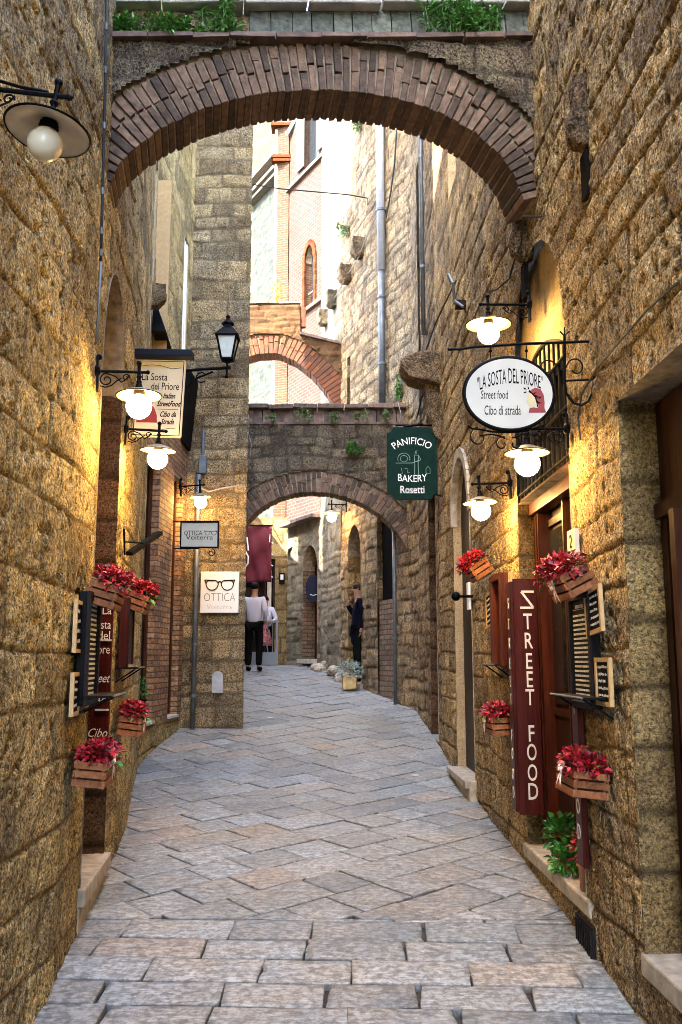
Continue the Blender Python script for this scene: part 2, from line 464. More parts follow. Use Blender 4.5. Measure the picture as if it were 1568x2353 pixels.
GREYM = simple('grey_painted_metal', (.16, .18, .20), .5, .3)
ALU = simple('dull_aluminium', (.30, .30, .31), .5, .4, var=.2)
LAMPGL = simple('lantern_glass', (.45, .47, .42), .15, var=.1)

# ------------------------------------------------------------------ stone walls as displaced grids
def lines(breaks, extra=()):
    a = []
    for s, e, r in breaks:
        n = max(1, int(round((e - s) / r)))
        a += list(np.linspace(s, e, n, endpoint=False))
    a.append(breaks[-1][1])
    a = np.array(sorted(a))
    for x in extra:                                   # snap the nearest line onto every opening edge
        i = int(np.argmin(abs(a - x)))
        if 0 < i < len(a) - 1 or abs(a[i] - x) < 1e-3: a[i] = x
    return np.unique(a)
def block_field(U, V, seed, ch, cl, warp):
    wu = U + (fbm(U * 2.3, V * 2.3, seed + 5, 3) - .5) * warp * 2.2
    wv = V + (fbm(U * 1.7 + 9, V * 2.1, seed + 9, 3) - .5) * warp * 2
    rng = np.random.RandomState(seed)
    z0 = V.min() - .6
    hs = rng.uniform(ch[0], ch[1], 400); zc = z0 + np.concatenate([[0], np.cumsum(hs)])
    ci = np.clip(np.searchsorted(zc, wv) - 1, 0, 398)
    dv = np.minimum(wv - zc[ci], zc[ci + 1] - wv)
    du = np.ones_like(U); bi = np.zeros_like(ci)
    for c in np.unique(ci):
        m = ci == c
        rr = np.random.RandomState(seed * 7 + int(c))
        ls = rr.uniform(cl[0], cl[1], 400); b = U.min() - 1.2 + rr.uniform(0, .4) + np.concatenate([[0], np.cumsum(ls)])
        x = wu[m]; k = np.clip(np.searchsorted(b, x) - 1, 0, 398)
        du[m] = np.minimum(x - b[k], b[k + 1] - x); bi[m] = k
    du = np.maximum(du, 0); dv = np.maximum(dv, 0)
    d = np.minimum(du, dv)
    r1 = hsh(ci, bi, seed + 3); r2 = hsh(ci, bi, seed + 4); r3 = hsh(ci, bi, seed + 6)
    return d, r1, r2, r3
STY = dict(
    rough=dict(ch=(.18, .34), cl=(.28, .70), jw=.018, jd=.013, rough=.022, amp=.006, warp=.045, pit=.024),
    golden=dict(ch=(.22, .38), cl=(.32, .75), jw=.016, jd=.011, rough=.018, amp=.005, warp=.035, pit=.024),
    pier=dict(ch=(.15, .34), cl=(.22, .62), jw=.034, jd=.014, rough=.026, amp=.012, warp=.06, pit=.016),
    jamb=dict(ch=(.26, .42), cl=(3, 4), jw=.026, jd=.022, rough=.020, amp=.008, warp=.015, pit=.014),
    ashlar=dict(ch=(.24, .36), cl=(.32, .70), jw=.036, jd=.016, rough=.022, amp=.010, warp=.03, pit=.014),
    rubble=dict(ch=(.13, .26), cl=(.18, .46), jw=.032, jd=.016, rough=.026, amp=.010, warp=.06, pit=.02),
    fine=dict(ch=(.10, .17), cl=(.15, .32), jw=.022, jd=.018, rough=.02, amp=.015, warp=.05, pit=.01),
    flat=dict(ch=(.3, .5), cl=(.5, .9), jw=.01, jd=.002, rough=.012, amp=.004, warp=.05, pit=.004),
    none=dict(ch=(3, 5), cl=(5, 9), jw=.001, jd=0, rough=0, amp=0, warp=.0, pit=0),
)
def wall_patch(name, poly, us, vs, style, mat, seed, side, parent, openings=(), mask=None, edge0=True, zoff=0, proud=0):
    """poly: plan points; us: lines of distance along it; vs: heights; side +1: outward is to the left of the walking direction"""
    st = STY[style] if isinstance(style, str) else style
    P = np.array(poly, float); seg = np.hypot(*np.diff(P, axis=0).T); cum = np.concatenate([[0], np.cumsum(seg)])
    U, V = np.meshgrid(us, vs)
    X = np.interp(U, cum, P[:, 0]); Y = np.interp(U, cum, P[:, 1])
    d = np.diff(P, axis=0) / seg[:, None]
    nx = -d[:, 1] * side; ny = d[:, 0] * side
    mid = (cum[:-1] + cum[1:]) / 2
    if len(mid) > 1:
        NX = np.interp(U, mid, nx); NY = np.interp(U, mid, ny)
    else:
        NX = np.full_like(U, nx[0]); NY = np.full_like(U, ny[0])
    nl = np.hypot(NX, NY); NX /= nl; NY /= nl
    dist, r1, r2, r3 = block_field(U, V, seed, st['ch'], st['cl'], st['warp'])
    sm = np.clip(dist / max(st['jw'], 1e-4), 0, 1); sm = sm * sm * (3 - 2 * sm)
    n_hi = fbm(U * 17, V * 17, seed + 21, 4) - .5
    n_lo = fbm(U * 1.3, V * 1.3, seed + 31, 3) - .5
    pits = np.clip(vnoise(U * 22, V * 22, seed + 41) - .72, 0, 1) * 3.5
    h = -st['jd'] * (1 - sm) + (r1 - .5) * st['amp'] * 2 * sm + n_hi * st['rough'] + n_lo * st['rough'] * .45 - pits * st['pit']
    E = np.full_like(U, 9.)
    for o in openings:
        u0, u1, z0, z1 = o['u0'], o['u1'], o['z0'], o['z1']; a = o.get('arch', 0)
        cx = (u0 + u1) / 2; hw = (u1 - u0) / 2
        top = z1 + a * np.sqrt(np.clip(1 - ((U - cx) / hw) ** 2, 0, 1))
        dx = np.maximum(np.abs(U - cx) - hw, 0); dz = np.maximum(np.maximum(z0 - V, V - top), 0)
        E = np.minimum(E, np.hypot(dx, dz))
    if edge0: h = h * np.clip(E / .03, .25, 1)
    h = h + proud
    XX = X + NX * h; YY = Y + NY * h
    nv, nu = U.shape
    verts = np.stack([XX, YY, V + zoff], -1).reshape(-1, 3)
    I = np.arange(nv * nu).reshape(nv, nu)
    q = np.stack([I[:-1, :-1], I[:-1, 1:], I[1:, 1:], I[1:, :-1]], -1)
    if side > 0: q = q[..., ::-1]
    uc = (U[:-1, :-1] + U[1:, 1:]) / 2; vc = (V[:-1, :-1] + V[1:, 1:]) / 2
    keep = np.ones(uc.shape, bool)
    for o in openings:
        a = o.get('arch', 0); cx = (o['u0'] + o['u1']) / 2; hw = (o['u1'] - o['u0']) / 2
        top = o['z1'] + a * np.sqrt(np.clip(1 - ((uc - cx) / hw) ** 2, 0, 1))
        keep &= ~((uc > o['u0']) & (uc < o['u1']) & (vc > o['z0']) & (vc < top))
    if mask is not None: keep &= mask(uc, vc)
    q = q[keep]
    me = bpy.data.meshes.new(name)
    me.vertices.add(len(verts)); me.vertices.foreach_set('co', verts.astype(np.float32).ravel())
    nf = len(q)
    me.loops.add(nf * 4); me.loops.foreach_set('vertex_index', q.astype(np.int32).ravel())
    me.polygons.add(nf); me.polygons.foreach_set('loop_start', np.arange(0, nf * 4, 4, dtype=np.int32))
    me.update(calc_edges=True)
    me.polygons.foreach_set('use_smooth', np.ones(nf, bool))
    ca = me.attributes.new('blk', 'FLOAT_COLOR', 'POINT')
    jm = np.clip(1.25 - dist / (.012 if style in ('rough', 'golden') else .020), 0, 1) * (st['jd'] > 0)
    tone = np.clip(r2 * 1.0 + n_lo * .5, 0, 1)
    cc = np.stack([tone, jm, r3 ** 2, np.ones_like(U)], -1).reshape(-1, 4)
    ca.data.foreach_set('color', cc.astype(np.float32).ravel())
    uvl = me.uv_layers.new(name='UVMap')
    uvs = np.stack([U, V], -1).reshape(-1, 2)[q.ravel()]
    uvl.data.foreach_set('uv', uvs.astype(np.float32).ravel())
    me.validate()
    return mesh_obj(name, me, mat, parent, True)
def along(poly, Y):
    """distance along a plan polyline at depth Y"""
    P = np.array(poly, float); seg = np.hypot(*np.diff(P, axis=0).T); cum = np.concatenate([[0], np.cumsum(seg)])
    return float(np.interp(Y, P[:, 1], cum))
def flat_patch(name, A, B, z0, z1, style, mat, seed, side, parent, res=.03, openings=(), mask=None):
    L = math.hypot(B[0] - A[0], B[1] - A[1])
    ex = [o[k] for o in openings for k in ('u0', 'u1')]; ez = [o[k] for o in openings for k in ('z0', 'z1')]
    return wall_patch(name, [A, B], lines([(0, L, res)], ex), lines([(z0, z1, res)], ez), style, mat, seed, side, parent, openings, mask)
def frame_on(poly, Y, outward):
    """location and z-rotation of a wall-mounted thing: local x points away from the wall, y along it"""
    P = poly
    for a, b in zip(P[:-1], P[1:]):
        if a[1] <= Y <= b[1]: break
    dx, dy = b[0] - a[0], b[1] - a[1]; l = math.hypot(dx, dy)
    n = (-dy / l, dx / l) if outward == 'left' else (dy / l, -dx / l)
    return wx(poly, Y), math.atan2(n[1], n[0])
def mountR(Y, z, off=.0):
    x, a = frame_on(RP, Y, 'left')
    return (x + math.cos(a) * off, Y + math.sin(a) * off, z), (0, 0, a)
def mountL(Y, z, off=.0):
    x, a = frame_on(LP, Y, 'right')
    return (x + math.cos(a) * off, Y + math.sin(a) * off, z), (0, 0, a)

RP[-1] = (-1.25, 21.2)
def lin(o):
    return o
# ------------------------------------------------------------------ ground and paving
PAVE, nt, b = nodes('flagstone')
def _pave():
    N = nt.nodes; L = nt.links
    a = N.new('ShaderNodeAttribute'); a.attribute_name = 'blk'
    sp = N.new('ShaderNodeSeparateColor'); L.new(a.outputs['Color'], sp.inputs[0])
    tc = N.new('ShaderNodeTexCoord')
    def noise(s, d=6, r=.65, mp=None):
        n = N.new('ShaderNodeTexNoise'); n.inputs['Scale'].default_value = s; n.inputs['Detail'].default_value = d; n.inputs['Roughness'].default_value = r
        L.new(mp if mp else tc.outputs['Object'], n.inputs['Vector']); return n.outputs[0]
    m = N.new('ShaderNodeMapping'); m.inputs['Scale'].default_value = (3, 14, 3); m.inputs['Rotation'].default_value = (0, 0, .2)
    L.new(tc.outputs['Object'], m.inputs[0])
    n1 = noise(2.2); n2 = noise(26, 7, .7); n3 = noise(4, 6, .7, m.outputs[0]); n4 = noise(90, 4)
    def mr(v, a_, b_, c, d):
        x = N.new('ShaderNodeMapRange')
        for i, q in enumerate((a_, b_, c, d)): x.inputs[i + 1].default_value = q
        L.new(v, x.inputs[0]); return x.outputs[0]
    def mix(f, p, q):
        x = N.new('ShaderNodeMix'); x.data_type = 'RGBA'
        for s_, v in ((x.inputs[0], f), (x.inputs[6], p), (x.inputs[7], q)):
            if isinstance(v, (int, float)): s_.default_value = v
            elif isinstance(v, tuple): s_.default_value = (*v, 1)
            else: L.new(v, s_)
        return x.outputs[2]
    def mul(p, q):
        x = N.new('ShaderNodeMath'); x.operation = 'MULTIPLY'; L.new(p, x.inputs[0])
        if isinstance(q, (int, float)): x.inputs[1].default_value = q
        else: L.new(q, x.inputs[1])
        return x.outputs[0]
    c = mix(sp.outputs[0], (.105, .120, .126), (.245, .27, .272))
    n5 = noise(.9, 4, .6)
    c = mix(mr(n5, .42, .60, 0, .8), c, (.215, .215, .20))
    c = mix(mul(mr(n1, .45, .66, 0, 1), .5), c, (.27, .235, .18))
    c = mix(sp.outputs[2], c, (.30, .215, .14))
    h = N.new('ShaderNodeHueSaturation'); L.new(c, h.inputs['Color'])
    L.new(mul(mr(n2, .42, .58, .52, 1.3), mr(n3, .38, .62, .66, 1.22)), h.inputs['Value'])
    c = mix(mul(sp.outputs[1], .85), h.outputs[0], (.035, .03, .026))
    L.new(c, b.inputs['Base Color'])
    L.new(mr(n2, .3, .7, .38, .62), b.inputs['Roughness'])
    b.inputs['Specular IOR Level'].default_value = .45
    ad = N.new('ShaderNodeMath'); ad.operation = 'ADD'; L.new(mul(n2, 1.0), ad.inputs[0]); L.new(mul(n3, .8), ad.inputs[1])
    ad2 = N.new('ShaderNodeMath'); ad2.operation = 'ADD'; L.new(ad.outputs[0], ad2.inputs[0]); L.new(mul(n4, .25), ad2.inputs[1])
    bp = N.new('ShaderNodeBump'); bp.inputs['Strength'].default_value = .55; bp.inputs['Distance'].default_value = .012
    L.new(ad2.outputs[0], bp.inputs['Height']); L.new(bp.outputs[0], b.inputs['Normal'])
_pave()
DIRT = simple('joint_dirt', (.045, .038, .03), .95, bump=.6, bscale=40, var=.4)

def clip(poly, a, bb, c):
    """keep the part where a*x + b*y + c >= 0"""
    out = []
    for i, p in enumerate(poly):
        q = poly[(i + 1) % len(poly)]
        dp = a * p[0] + bb * p[1] + c; dq = a * q[0] + bb * q[1] + c
        if dp >= 0: out.append(p)
        if (dp >= 0) != (dq >= 0):
            t = dp / (dp - dq); out.append((p[0] + t * (q[0] - p[0]), p[1] + t * (q[1] - p[1])))
    return out
def area(p):
    return .5 * sum(p[i][0] * p[(i + 1) % len(p)][1] - p[(i + 1) % len(p)][0] * p[i][1] for i in range(len(p)))
V_, F_, C_ = [], [], []
def slab(poly, jit=.012):
    if len(poly) < 3: return
    ar = area(poly)
    if abs(ar) < .006: return
    if ar < 0: poly = poly[::-1]
    cx = sum(p[0] for p in poly) / len(poly); cy = sum(p[1] for p in poly) / len(poly)
    tone = R.random(); hue = R.choice((0, 0, 0, 0, 0, .1, .2, .5)) * R.random(); dz = R.uniform(-.003, .005)
    tx, ty = R.uniform(-.012, .012), R.uniform(-.012, .012)
    ring = []
    for i, p in enumerate(poly):
        q = poly[(i + 1) % len(poly)]
        l = math.hypot(q[0] - p[0], q[1] - p[1]); n = max(1, int(l / .055))
        for k in range(n):
            t = k / n; ring.append((p[0] + t * (q[0] - p[0]), p[1] + t * (q[1] - p[1]), k == 0))
    gap = R.uniform(.002, .006)
    pts = []
    for x, y, cor in ring:
        l = math.hypot(cx - x, cy - y) + 1e-6
        w = gap + (R.uniform(0, .005) if cor else R.uniform(-.001, .003))
        if R.random() < .03: w += R.uniform(.004, .014)
        x += (cx - x) / l * w + .006 * (float(vnoise(x * 6, y * 6, 3)) - .5); y += (cy - y) / l * w + .006 * (float(vnoise(x * 6, y * 6, 8)) - .5)
        pts.append((x, y))
    n = len(pts); b0 = len(V_)
    def z(x, y): return float(gz(y)) + dz + (x - cx) * tx + (y - cy) * ty
    for lev, (ins, dd, e) in enumerate(((0, -.04, 1), (.000, -.005, .7), (.005, -.0005, .15), (.035, .001, 0))):
        for x, y in pts:
            l = math.hypot(cx - x, cy - y) + 1e-6; k = min(ins / l, .8)
            xx = x + (cx - x) * k; yy = y + (cy - y) * k
            V_.append((xx, yy, z(xx, yy) + dd)); C_.append((tone, e, hue, 1))
    V_.append((cx, cy, z(cx, cy) + .003)); C_.append((tone, 0, hue, 1))
    for lev in range(3):
        for i in range(n):
            j = (i + 1) % n; F_.append((b0 + lev * n + i, b0 + lev * n + j, b0 + lev * n + n + j, b0 + lev * n + n + i))
    for i in range(n):
        F_.append((b0 + 3 * n + i, b0 + 3 * n + (i + 1) % n, b0 + 4 * n))
EDGE_Y = 5.62
# straight rows near the camera
ca, sa = math.cos(-.035), math.sin(-.035)
y = -1.2
while y < EDGE_Y + .6:
    h = R.uniform(.22, .30); x = -2.6 + R.uniform(0, .5)
    while x < 2.4:
        w = R.uniform(.42, .78)
        p = [(x, y), (x + w, y + R.uniform(-.012, .012)), (x + w + R.uniform(-.02, .02), y + h), (x + R.uniform(-.02, .02), y + h)]
        p = [(ca * a - sa * q, sa * a + ca * q) for a, q in p]
        slab(clip(p, 0, -1, EDGE_Y))
        x += w
    y += h
# diagonal diamonds beyond
ang = math.radians(41); ca, sa = math.cos(ang), math.sin(ang); wd = .37
for i in range(-58, 80):
    u = -22 + R.uniform(0, .5)
    while u < 26:
        l = R.choice((.34, .37, .40, .48, .60)) * R.uniform(.95, 1.05)
        v0 = i * wd
        p = [(u, v0), (u + l, v0), (u + l, v0 + wd), (u, v0 + wd)]
        p = [(ca * a - sa * q, EDGE_Y + sa * a + ca * q) for a, q in p]
        mx = sum(q[0] for q in p) / 4; my = sum(q[1] for q in p) / 4
        if EDGE_Y - .4 < my < 22.8 and -4.0 < mx < 2.2:
            slab(clip(p, 0, 1, -EDGE_Y))
        u += l
me = bpy.data.meshes.new('street_paving'); me.from_pydata(V_, [], F_)
ca_ = me.attributes.new('blk', 'FLOAT_COLOR', 'POINT'); ca_.data.foreach_set('color', np.array(C_, np.float32).ravel())
me.polygons.foreach_set('use_smooth', [True] * len(me.polygons))
o = mesh_obj('street_paving', me, PAVE); prop(o, 'grey blue flagstones laid in diamonds up the sloping alley, straight rows in front', None, None, 'structure')
gx = np.array([-150, -60, -20, -6, -2.4, 0, 2.2, 6, 20, 60, 150.]); gy = np.concatenate([[-150, -60, -20], np.linspace(-8, 40, 97), [60, 120, 300]])
gv = [(float(a), float(c), float(gz(min(max(c, -8), 40))) - .035) for c in gy for a in gx]
gf = [(j * 11 + i, j * 11 + i + 1, (j + 1) * 11 + i + 1, (j + 1) * 11 + i) for j in range(len(gy) - 1) for i in range(10)]
me = bpy.data.meshes.new('ground'); me.from_pydata(gv, [], gf); me.polygons.foreach_set('use_smooth', [True] * len(gf))
prop(mesh_obj('ground', me, DIRT), 'dark earth under the alley', None, None, 'structure')

# ------------------------------------------------------------------ buildings
def reveal(parent, poly, Y0, Y1, z0, zt, arch, depth, outward, jamb_mat, seed, back=None, style='ashlar', near=True, floor=SILL, bname='door_panel'):
    """the far jamb facing the street's lower end, the soffit, the near jamb and the back of an opening"""
    x0, a = frame_on(poly, (Y0 + Y1) / 2, outward)
    n = Vector((math.cos(a), math.sin(a), 0))
    p0 = Vector((wx(poly, Y0), Y0, 0)); p1 = Vector((wx(poly, Y1), Y1, 0))
    i0 = p0 - n * depth; i1 = p1 - n * depth
    s = 1 if outward == 'left' else -1
    flat_patch('jamb', (p1 + n * .0)[:2], (i1 - n * .02)[:2], z0, zt + (.02 if arch else 0), style, jamb_mat, seed, -s, parent, res=.025)
    mb = MB()
    t = (p1 - p0); K = 14
    prof = [(0, z0)] if near else []
    if arch:
        prof += [((1 - math.cos(math.pi * k / K)) / 2, zt + arch * math.sin(math.pi * k / K)) for k in range(K + 1)]
    else:
        prof += [(0, zt), (1, zt)]
    vs = []; fs = []
    for k, (u, z) in enumerate(prof):
        q = p0 + t * u + n * .006; r = i0 + (i1 - i0) * u - n * .02
        vs += [(q.x, q.y, z), (r.x, r.y, z)]
        if k: fs.append((2 * k - 2, 2 * k - 1, 2 * k + 1, 2 * k))
    mb.add(vs, fs)
    mb.build('reveal', MORT_D if jamb_mat is not PLASTER else MORT, parent, True)
    if back is not None:
        mb = MB(); poly2 = []
        for u, z in ([(0, z0)] + [p for p in prof if p != (0, z0)] + [(1, z0)]):
            q = i0 + (i1 - i0) * u; poly2.append((q.x, q.y, z))
        nv = len(poly2)
        mb.add(poly2 + [(Vector(p) - n * .03)[:] for p in poly2], [tuple(range(nv)), tuple(reversed(range(nv, 2 * nv)))] + [(k, (k + 1) % nv, (k + 1) % nv + nv, k + nv) for k in range(nv)])
        mb.build(bname, back, parent, True)
    return n, p0, p1
def roughen(o, amt, size):
    m = o.modifiers.new('s', 'SUBSURF'); m.subdivision_type = 'SIMPLE'; m.levels = m.render_levels = 4
    tx = bpy.data.textures.new('rough', 'CLOUDS'); tx.noise_scale = size; tx.noise_depth = 4
    m = o.modifiers.new('d', 'DISPLACE'); m.texture = tx; m.strength = amt; m.mid_level = .5
    return o
def opn(poly, Y0, Y1, z0, z1, arch=0, base=None):
    return dict(u0=along(poly, Y0), u1=along(poly, Y1), z0=z0, z1=z1, arch=arch)
def core(parent, pts, z0, z1, mat=MORT_D, name='rear_wall'):
    mb = MB(); mb.prism(pts, Matrix.Translation((0, 0, z0)), z1 - z0); mb.build(name, mat, parent, True)
def sub(poly, Y0, Y1):
    out = [(wx(poly, Y0), Y0)] + [p for p in poly if Y0 < p[1] < Y1] + [(wx(poly, Y1), Y1)]
    return out

# --- right restaurant building
B1 = thing('stone_building', 'brown stone restaurant house along the right side with the tall red door and iron grille', 'building', (3, 4, -1.7))
P = sub(RP, -9.5, 11.25)
SHOP = opn(P, 2.7, 4.32, -1.30, 1.25)
DOOR = opn(P, 5.22, 6.66, -1.27, 1.92, .88)
PNT = opn(P, 8.85, 10.0, -1.12, 1.45, .68)
WIN = opn(P, 9.25, 9.85, 5.25, 6.35)
ops = [SHOP, DOOR, PNT, WIN]
us = lines([(0, along(P, 2.6), .09), (along(P, 2.6), along(P, 7.2), .015), (along(P, 7.2), along(P, 11.25), .024)], [o[k] for o in ops for k in ('u0', 'u1')])
vs = lines([(-3.2, -1.9, .1), (-1.9, 3.4, .015), (3.4, 4.6, .024), (4.6, 7.4, .06)], [o[k] for o in ops for k in ('z0', 'z1')])
wall_patch('wall', P, us, vs, 'rough', ST_R, 11, 1, B1, ops)
core(B1, [(2.08, -9.5), (8, -9.5), (8, 11.2), (1.85, 11.2)], -2.6, 7.4)
reveal(B1, P, 2.7, 4.32, -1.30, 1.25, 0, .20, 'left', ST_J, 21, style='jamb')
n, p0, p1 = reveal(B1, P, 5.22, 6.66, -1.27, 1.13, 0, .17, 'left', ST_J, 22, near=True, style='jamb')
reveal(B1, P, 8.85, 10.0, -1.12, 1.45, .68, .09, 'left', PLASTER, 23, back=DKW, style='flat')
reveal(B1, P, 9.25, 9.85, 5.25, 6.35, 0, .12, 'left', PLASTER, 24, back=SHUT, style='flat', bname='shutter')
def wp(Y, z, dep):                                    # point on the right wall, dep behind its face
    return Vector((wx(RP, Y) + dep, Y + dep * .0195, z))
def wl(Y, z, dep):
    x, a = frame_on(LP, Y, 'right')
    return Vector((x - math.cos(a) * dep, Y - math.sin(a) * dep, z))
# near shopfront: timber transom, post and dark glass
f = MB(); f.bar(wp(2.7, .98, .22), wp(4.32, .98, .22), .07, .50); f.tint = .35; f.bar(wp(2.7, .70, .20), wp(4.32, .70, .20), .10, .07)
f.tint = .3; f.bar(wp(4.27, -1.3, .22), wp(4.27, .66, .22), .08, .09)
fr = f.build('shopfront_frame', BRW, B1, True)
f = MB(); f.tint = .9; f.bar(wp(3.98, -1.3, .21), wp(3.98, .66, .21), .06, .22); f.bar(wp(3.3, -1.3, .21), wp(3.3, .66, .21), .06, .10); f.build('door_post', BRW, B1, True)
f = MB(); f.bar(wp(2.7, -.3, .30), wp(4.30, -.3, .30), .02, 2.0); f.build('shop_glass', DKW, B1, True)
mb = MB(); mb.bar(wp(2.5, -1.34, .24), wp(4.36, -1.34, .24), .50, .10); mb.build('threshold', SILL, B1, True, bevel=.012)
# blocked arch over the street food door
flat_patch('blocked_arch', wp(5.0, 0, .09)[:2], wp(6.8, 0, .09)[:2], 1.9, 2.85, 'flat', PLASTER, 31, 1, B1, .03)
# grille over the door
g = MB(); gb = MB()
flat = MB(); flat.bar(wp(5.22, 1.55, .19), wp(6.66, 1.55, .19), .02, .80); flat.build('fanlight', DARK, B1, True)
K = 12
for k in range(K + 1):
    yy = 5.24 + 1.40 * k / K
    zt = 1.86 + .22 * math.sin(math.pi * k / K)
    g.bar(wp(yy, 1.13, .03), wp(yy, zt, .03), .014, .014)
for zz in (1.2, 1.5, 1.82): g.bar(wp(5.22, zz, .02), wp(6.66, zz, .02), .02, .012)
for k in range(K):
    y0, y1 = 5.24 + 1.40 * k / K, 5.24 + 1.40 * (k + 1) / K
    g.bar(wp(y0, 1.86 + .22 * math.sin(math.pi * k / K), .03), wp(y1, 1.86 + .22 * math.sin(math.pi * (k + 1) / K), .03), .022, .022)
g.build('grille', IRON_W, B1, True)
# the door: red brown frame, dark panels, a cream menu behind the glass
f = MB(); f.tint = .75
f.bar(wp(6.61, -1.27, .15), wp(6.61, 1.13, .15), .07, .08); f.bar(wp(5.24, -1.27, .15), wp(5.24, 1.13, .15), .07, .07)
f.bar(wp(5.22, 1.09, .12), wp(6.66, 1.09, .12), .09, .09); f.tint = .2; f.bar(wp(5.22, 1.15, .08), wp(6.66, 1.15, .08), .12, .03)
f.tint = .5; f.bar(wp(6.50, -1.27, .165), wp(6.50, 1.06, .165), .03, .12)
f.build('door_frame', REDF, B1, True)
d = MB(); d.tint = .3; d.bar(wp(5.24, -.1, .21), wp(6.62, -.1, .21), .03, 2.34)
for yy in (5.93,): d.tint = .5; d.bar(wp(yy, -1.25, .185), wp(yy, 1.05, .185), .03, .1)
for yy in (5.58, 6.22):
    d.tint = .15; d.bar(wp(yy - .24, -.75, .188), wp(yy + .24, -.75, .188), .02, .7)
    d.tint = .6
    for zz in (-.35, -1.14, .96): d.bar(wp(yy - .27, zz, .18), wp(yy + .27, zz, .18), .02, .05)
dr = d.build('door', BRW, B1, True)
gl = MB(); [gl.bar(wp(yy - .25, .3, .184), wp(yy + .25, .3, .184), .01, 1.2) for yy in (5.58, 6.22)]; gl.build('door_glass', GLASS, dr, True)
mn = MB(); mn.bar(wp(5.45, .20, .165), wp(5.78, .20, .165), .008, .46); mn.build('paper_menu', SIGN_C, B1, True)
mn = MB()
for k in range(7): mn.bar(wp(5.49, .36 - k * .055, .158), wp(5.74, .36 - k * .055, .158), .003, .014)
mn.build('menu_writing', simple('faded_ink', (.25, .2, .12), .8), B1, True)
# step with a rusty vent under it
mb = MB(); mb.bar(wp(5.12, -1.315, .16), wp(6.74, -1.315, .16), .36, .09); mb.build('doorstep', SILL, B1, True, bevel=.012)
flat_patch('step_base', wp(5.15, 0, .004)[:2], wp(6.72, 0, .004)[:2], -1.75, -1.36, 'fine', ST_R, 35, 1, B1, .025)
v = MB(); v.bar(wp(5.05, -1.48, -.02), wp(5.36, -1.48, -.02), .02, .20)
for k in range(9): v.tint = .8; v.bar(wp(5.06 + k * .034, -1.57, -.033), wp(5.06 + k * .034, -1.40, -.033), .01, .012)
v.build('vent_grate', IRON_W, B1, True)
mb = MB(); mb.bar(wp(8.8, -1.15, .06), wp(10.05, -1.15, .06), .34, .07); mb.bar(wp(8.8, -1.35, .10), wp(10.05, -1.35, .10), .34, .36); mb.build('side_doorstep', SILL, B1, True, bevel=.01)
# pointed surround of the second door
mb = MB(); c = MB()
for k in range(17):
    a = math.pi * k / 16; u = (1 - math.cos(a)) / 2; z = 1.45 + .70 * math.sin(a)
    if k:
        c.tint = R.random(); c.bar(prev, wp(8.82 + 1.21 * u, z, .01), .07, .10)
    prev = wp(8.82 + 1.21 * u, z, .01)
c.build('arch_surround', SILL, B1, True)
# relieving arch scar, plaster round the blocked arch
# stone corbels
def corbel(parent, Y, z, w, h, out, mat=ST_RB, poly=RP, outward='left', name='corbel', seed=5):
    x, a = frame_on(poly, Y, outward)
    mb = MB(); mb.M = Matrix.Translation((x, Y, z)) @ Matrix.Rotation(a, 4, 'Z')
    K = 9
    prof = [(-.1, -h * .5), (out * .5, -h * .5), (out * .85, -h * .3), (out, -.05 * h), (out, h * .42), (out * .9, h * .5), (-.1, h * .5)]
    q = Matrix(((1, 0, 0, 0), (0, 0, 1, -w / 2), (0, 1, 0, 0), (0, 0, 0, 1)))
    pr = []
    for i, p in enumerate(prof):
        r = prof[(i + 1) % len(prof)]
        for k in range(3): pr.append((p[0] + (r[0] - p[0]) * k / 3 + R.uniform(-.008, .008), p[1] + (r[1] - p[1]) * k / 3 + R.uniform(-.008, .008)))
    mb.prism(pr, q, w)
    o = mb.build(name, mat, parent, True); roughen(o, .05, .12)
    return o
for Y, z in ((4.62, 2.97), (6.15, 3.02)):
    mb = MB(); mb.M = Matrix.Translation((wx(RP, Y), Y, z))
    pr = [(.06, .21), (-.07, .22), (-.075, .12), (-.07, .02), (-.095, -.0), (-.105, -.08), (-.095, -.15), (-.06, -.20), (.06, -.21)]
    mb.prism([(a_ + R.uniform(-.004, .004), z_ + R.uniform(-.006, .006)) for a_, z_ in pr], FRONT @ T(0, 0, -.06), .12); roughen(mb.build('corbel', ST_RB, B1, True, bevel=.02), .03, .05)
    h = MB(); h.bar(wp(Y - .04, z - .36, -.006), wp(Y + .06, z - .36, -.006), .03, .26); h.build('mortise', DARK, B1, True)

# --- right, further up
B2 = thing('tall_stone_building', 'tall rough stone building on the right behind the bakery sign, with a grey downpipe', 'building', (3, 14, -1))
P = sub(RP, 11.25, 17.85)
ops = [opn(P, 11.55, 12.35, -1.0, 2.3), opn(P, 14.98, 15.72, -.70, 2.35, .35), opn(P, 16.56, 17.38, -.42, 1.95, .55), opn(P, 12.95, 13.30, 2.6, 7.6), opn(P, 17.2, 17.42, 4.9, 5.9), opn(P, 15.4, 15.62, 4.6, 5.35)]
us = lines([(0, along(P, 17.85), .035)], [o[k] for o in ops for k in ('u0', 'u1')])
vs = lines([(-1.5, 8.5, .037), (8.5, 13.0, .05)], [o[k] for o in ops for k in ('z0', 'z1')])
wall_patch('wall', P, us, vs, 'rubble', ST_RB, 41, 1, B2, ops)
core(B2, [(1.85, 11.2), (8, 11.2), (8, 17.5), (.6, 17.8), (1.75, 14.3)], -1.5, 13.0)
reveal(B2, P, 11.55, 12.35, -1.0, 2.3, 0, .13, 'left', ST_JD, 48, back=DKW)  # dark jamb and back colours stand in for the shadow of a deep recess
reveal(B2, P, 14.98, 15.72, 1.0, 2.35, .35, .10, 'left', ST_RB, 42, back=DARK, bname='window_void')
flat_patch('brick_infill', (wx(RP, 14.95) + .04, 14.95), (wx(RP, 15.75) + .04, 15.75), -.8, 1.0, 'flat', BR_I, 43, 1, B2, .03)
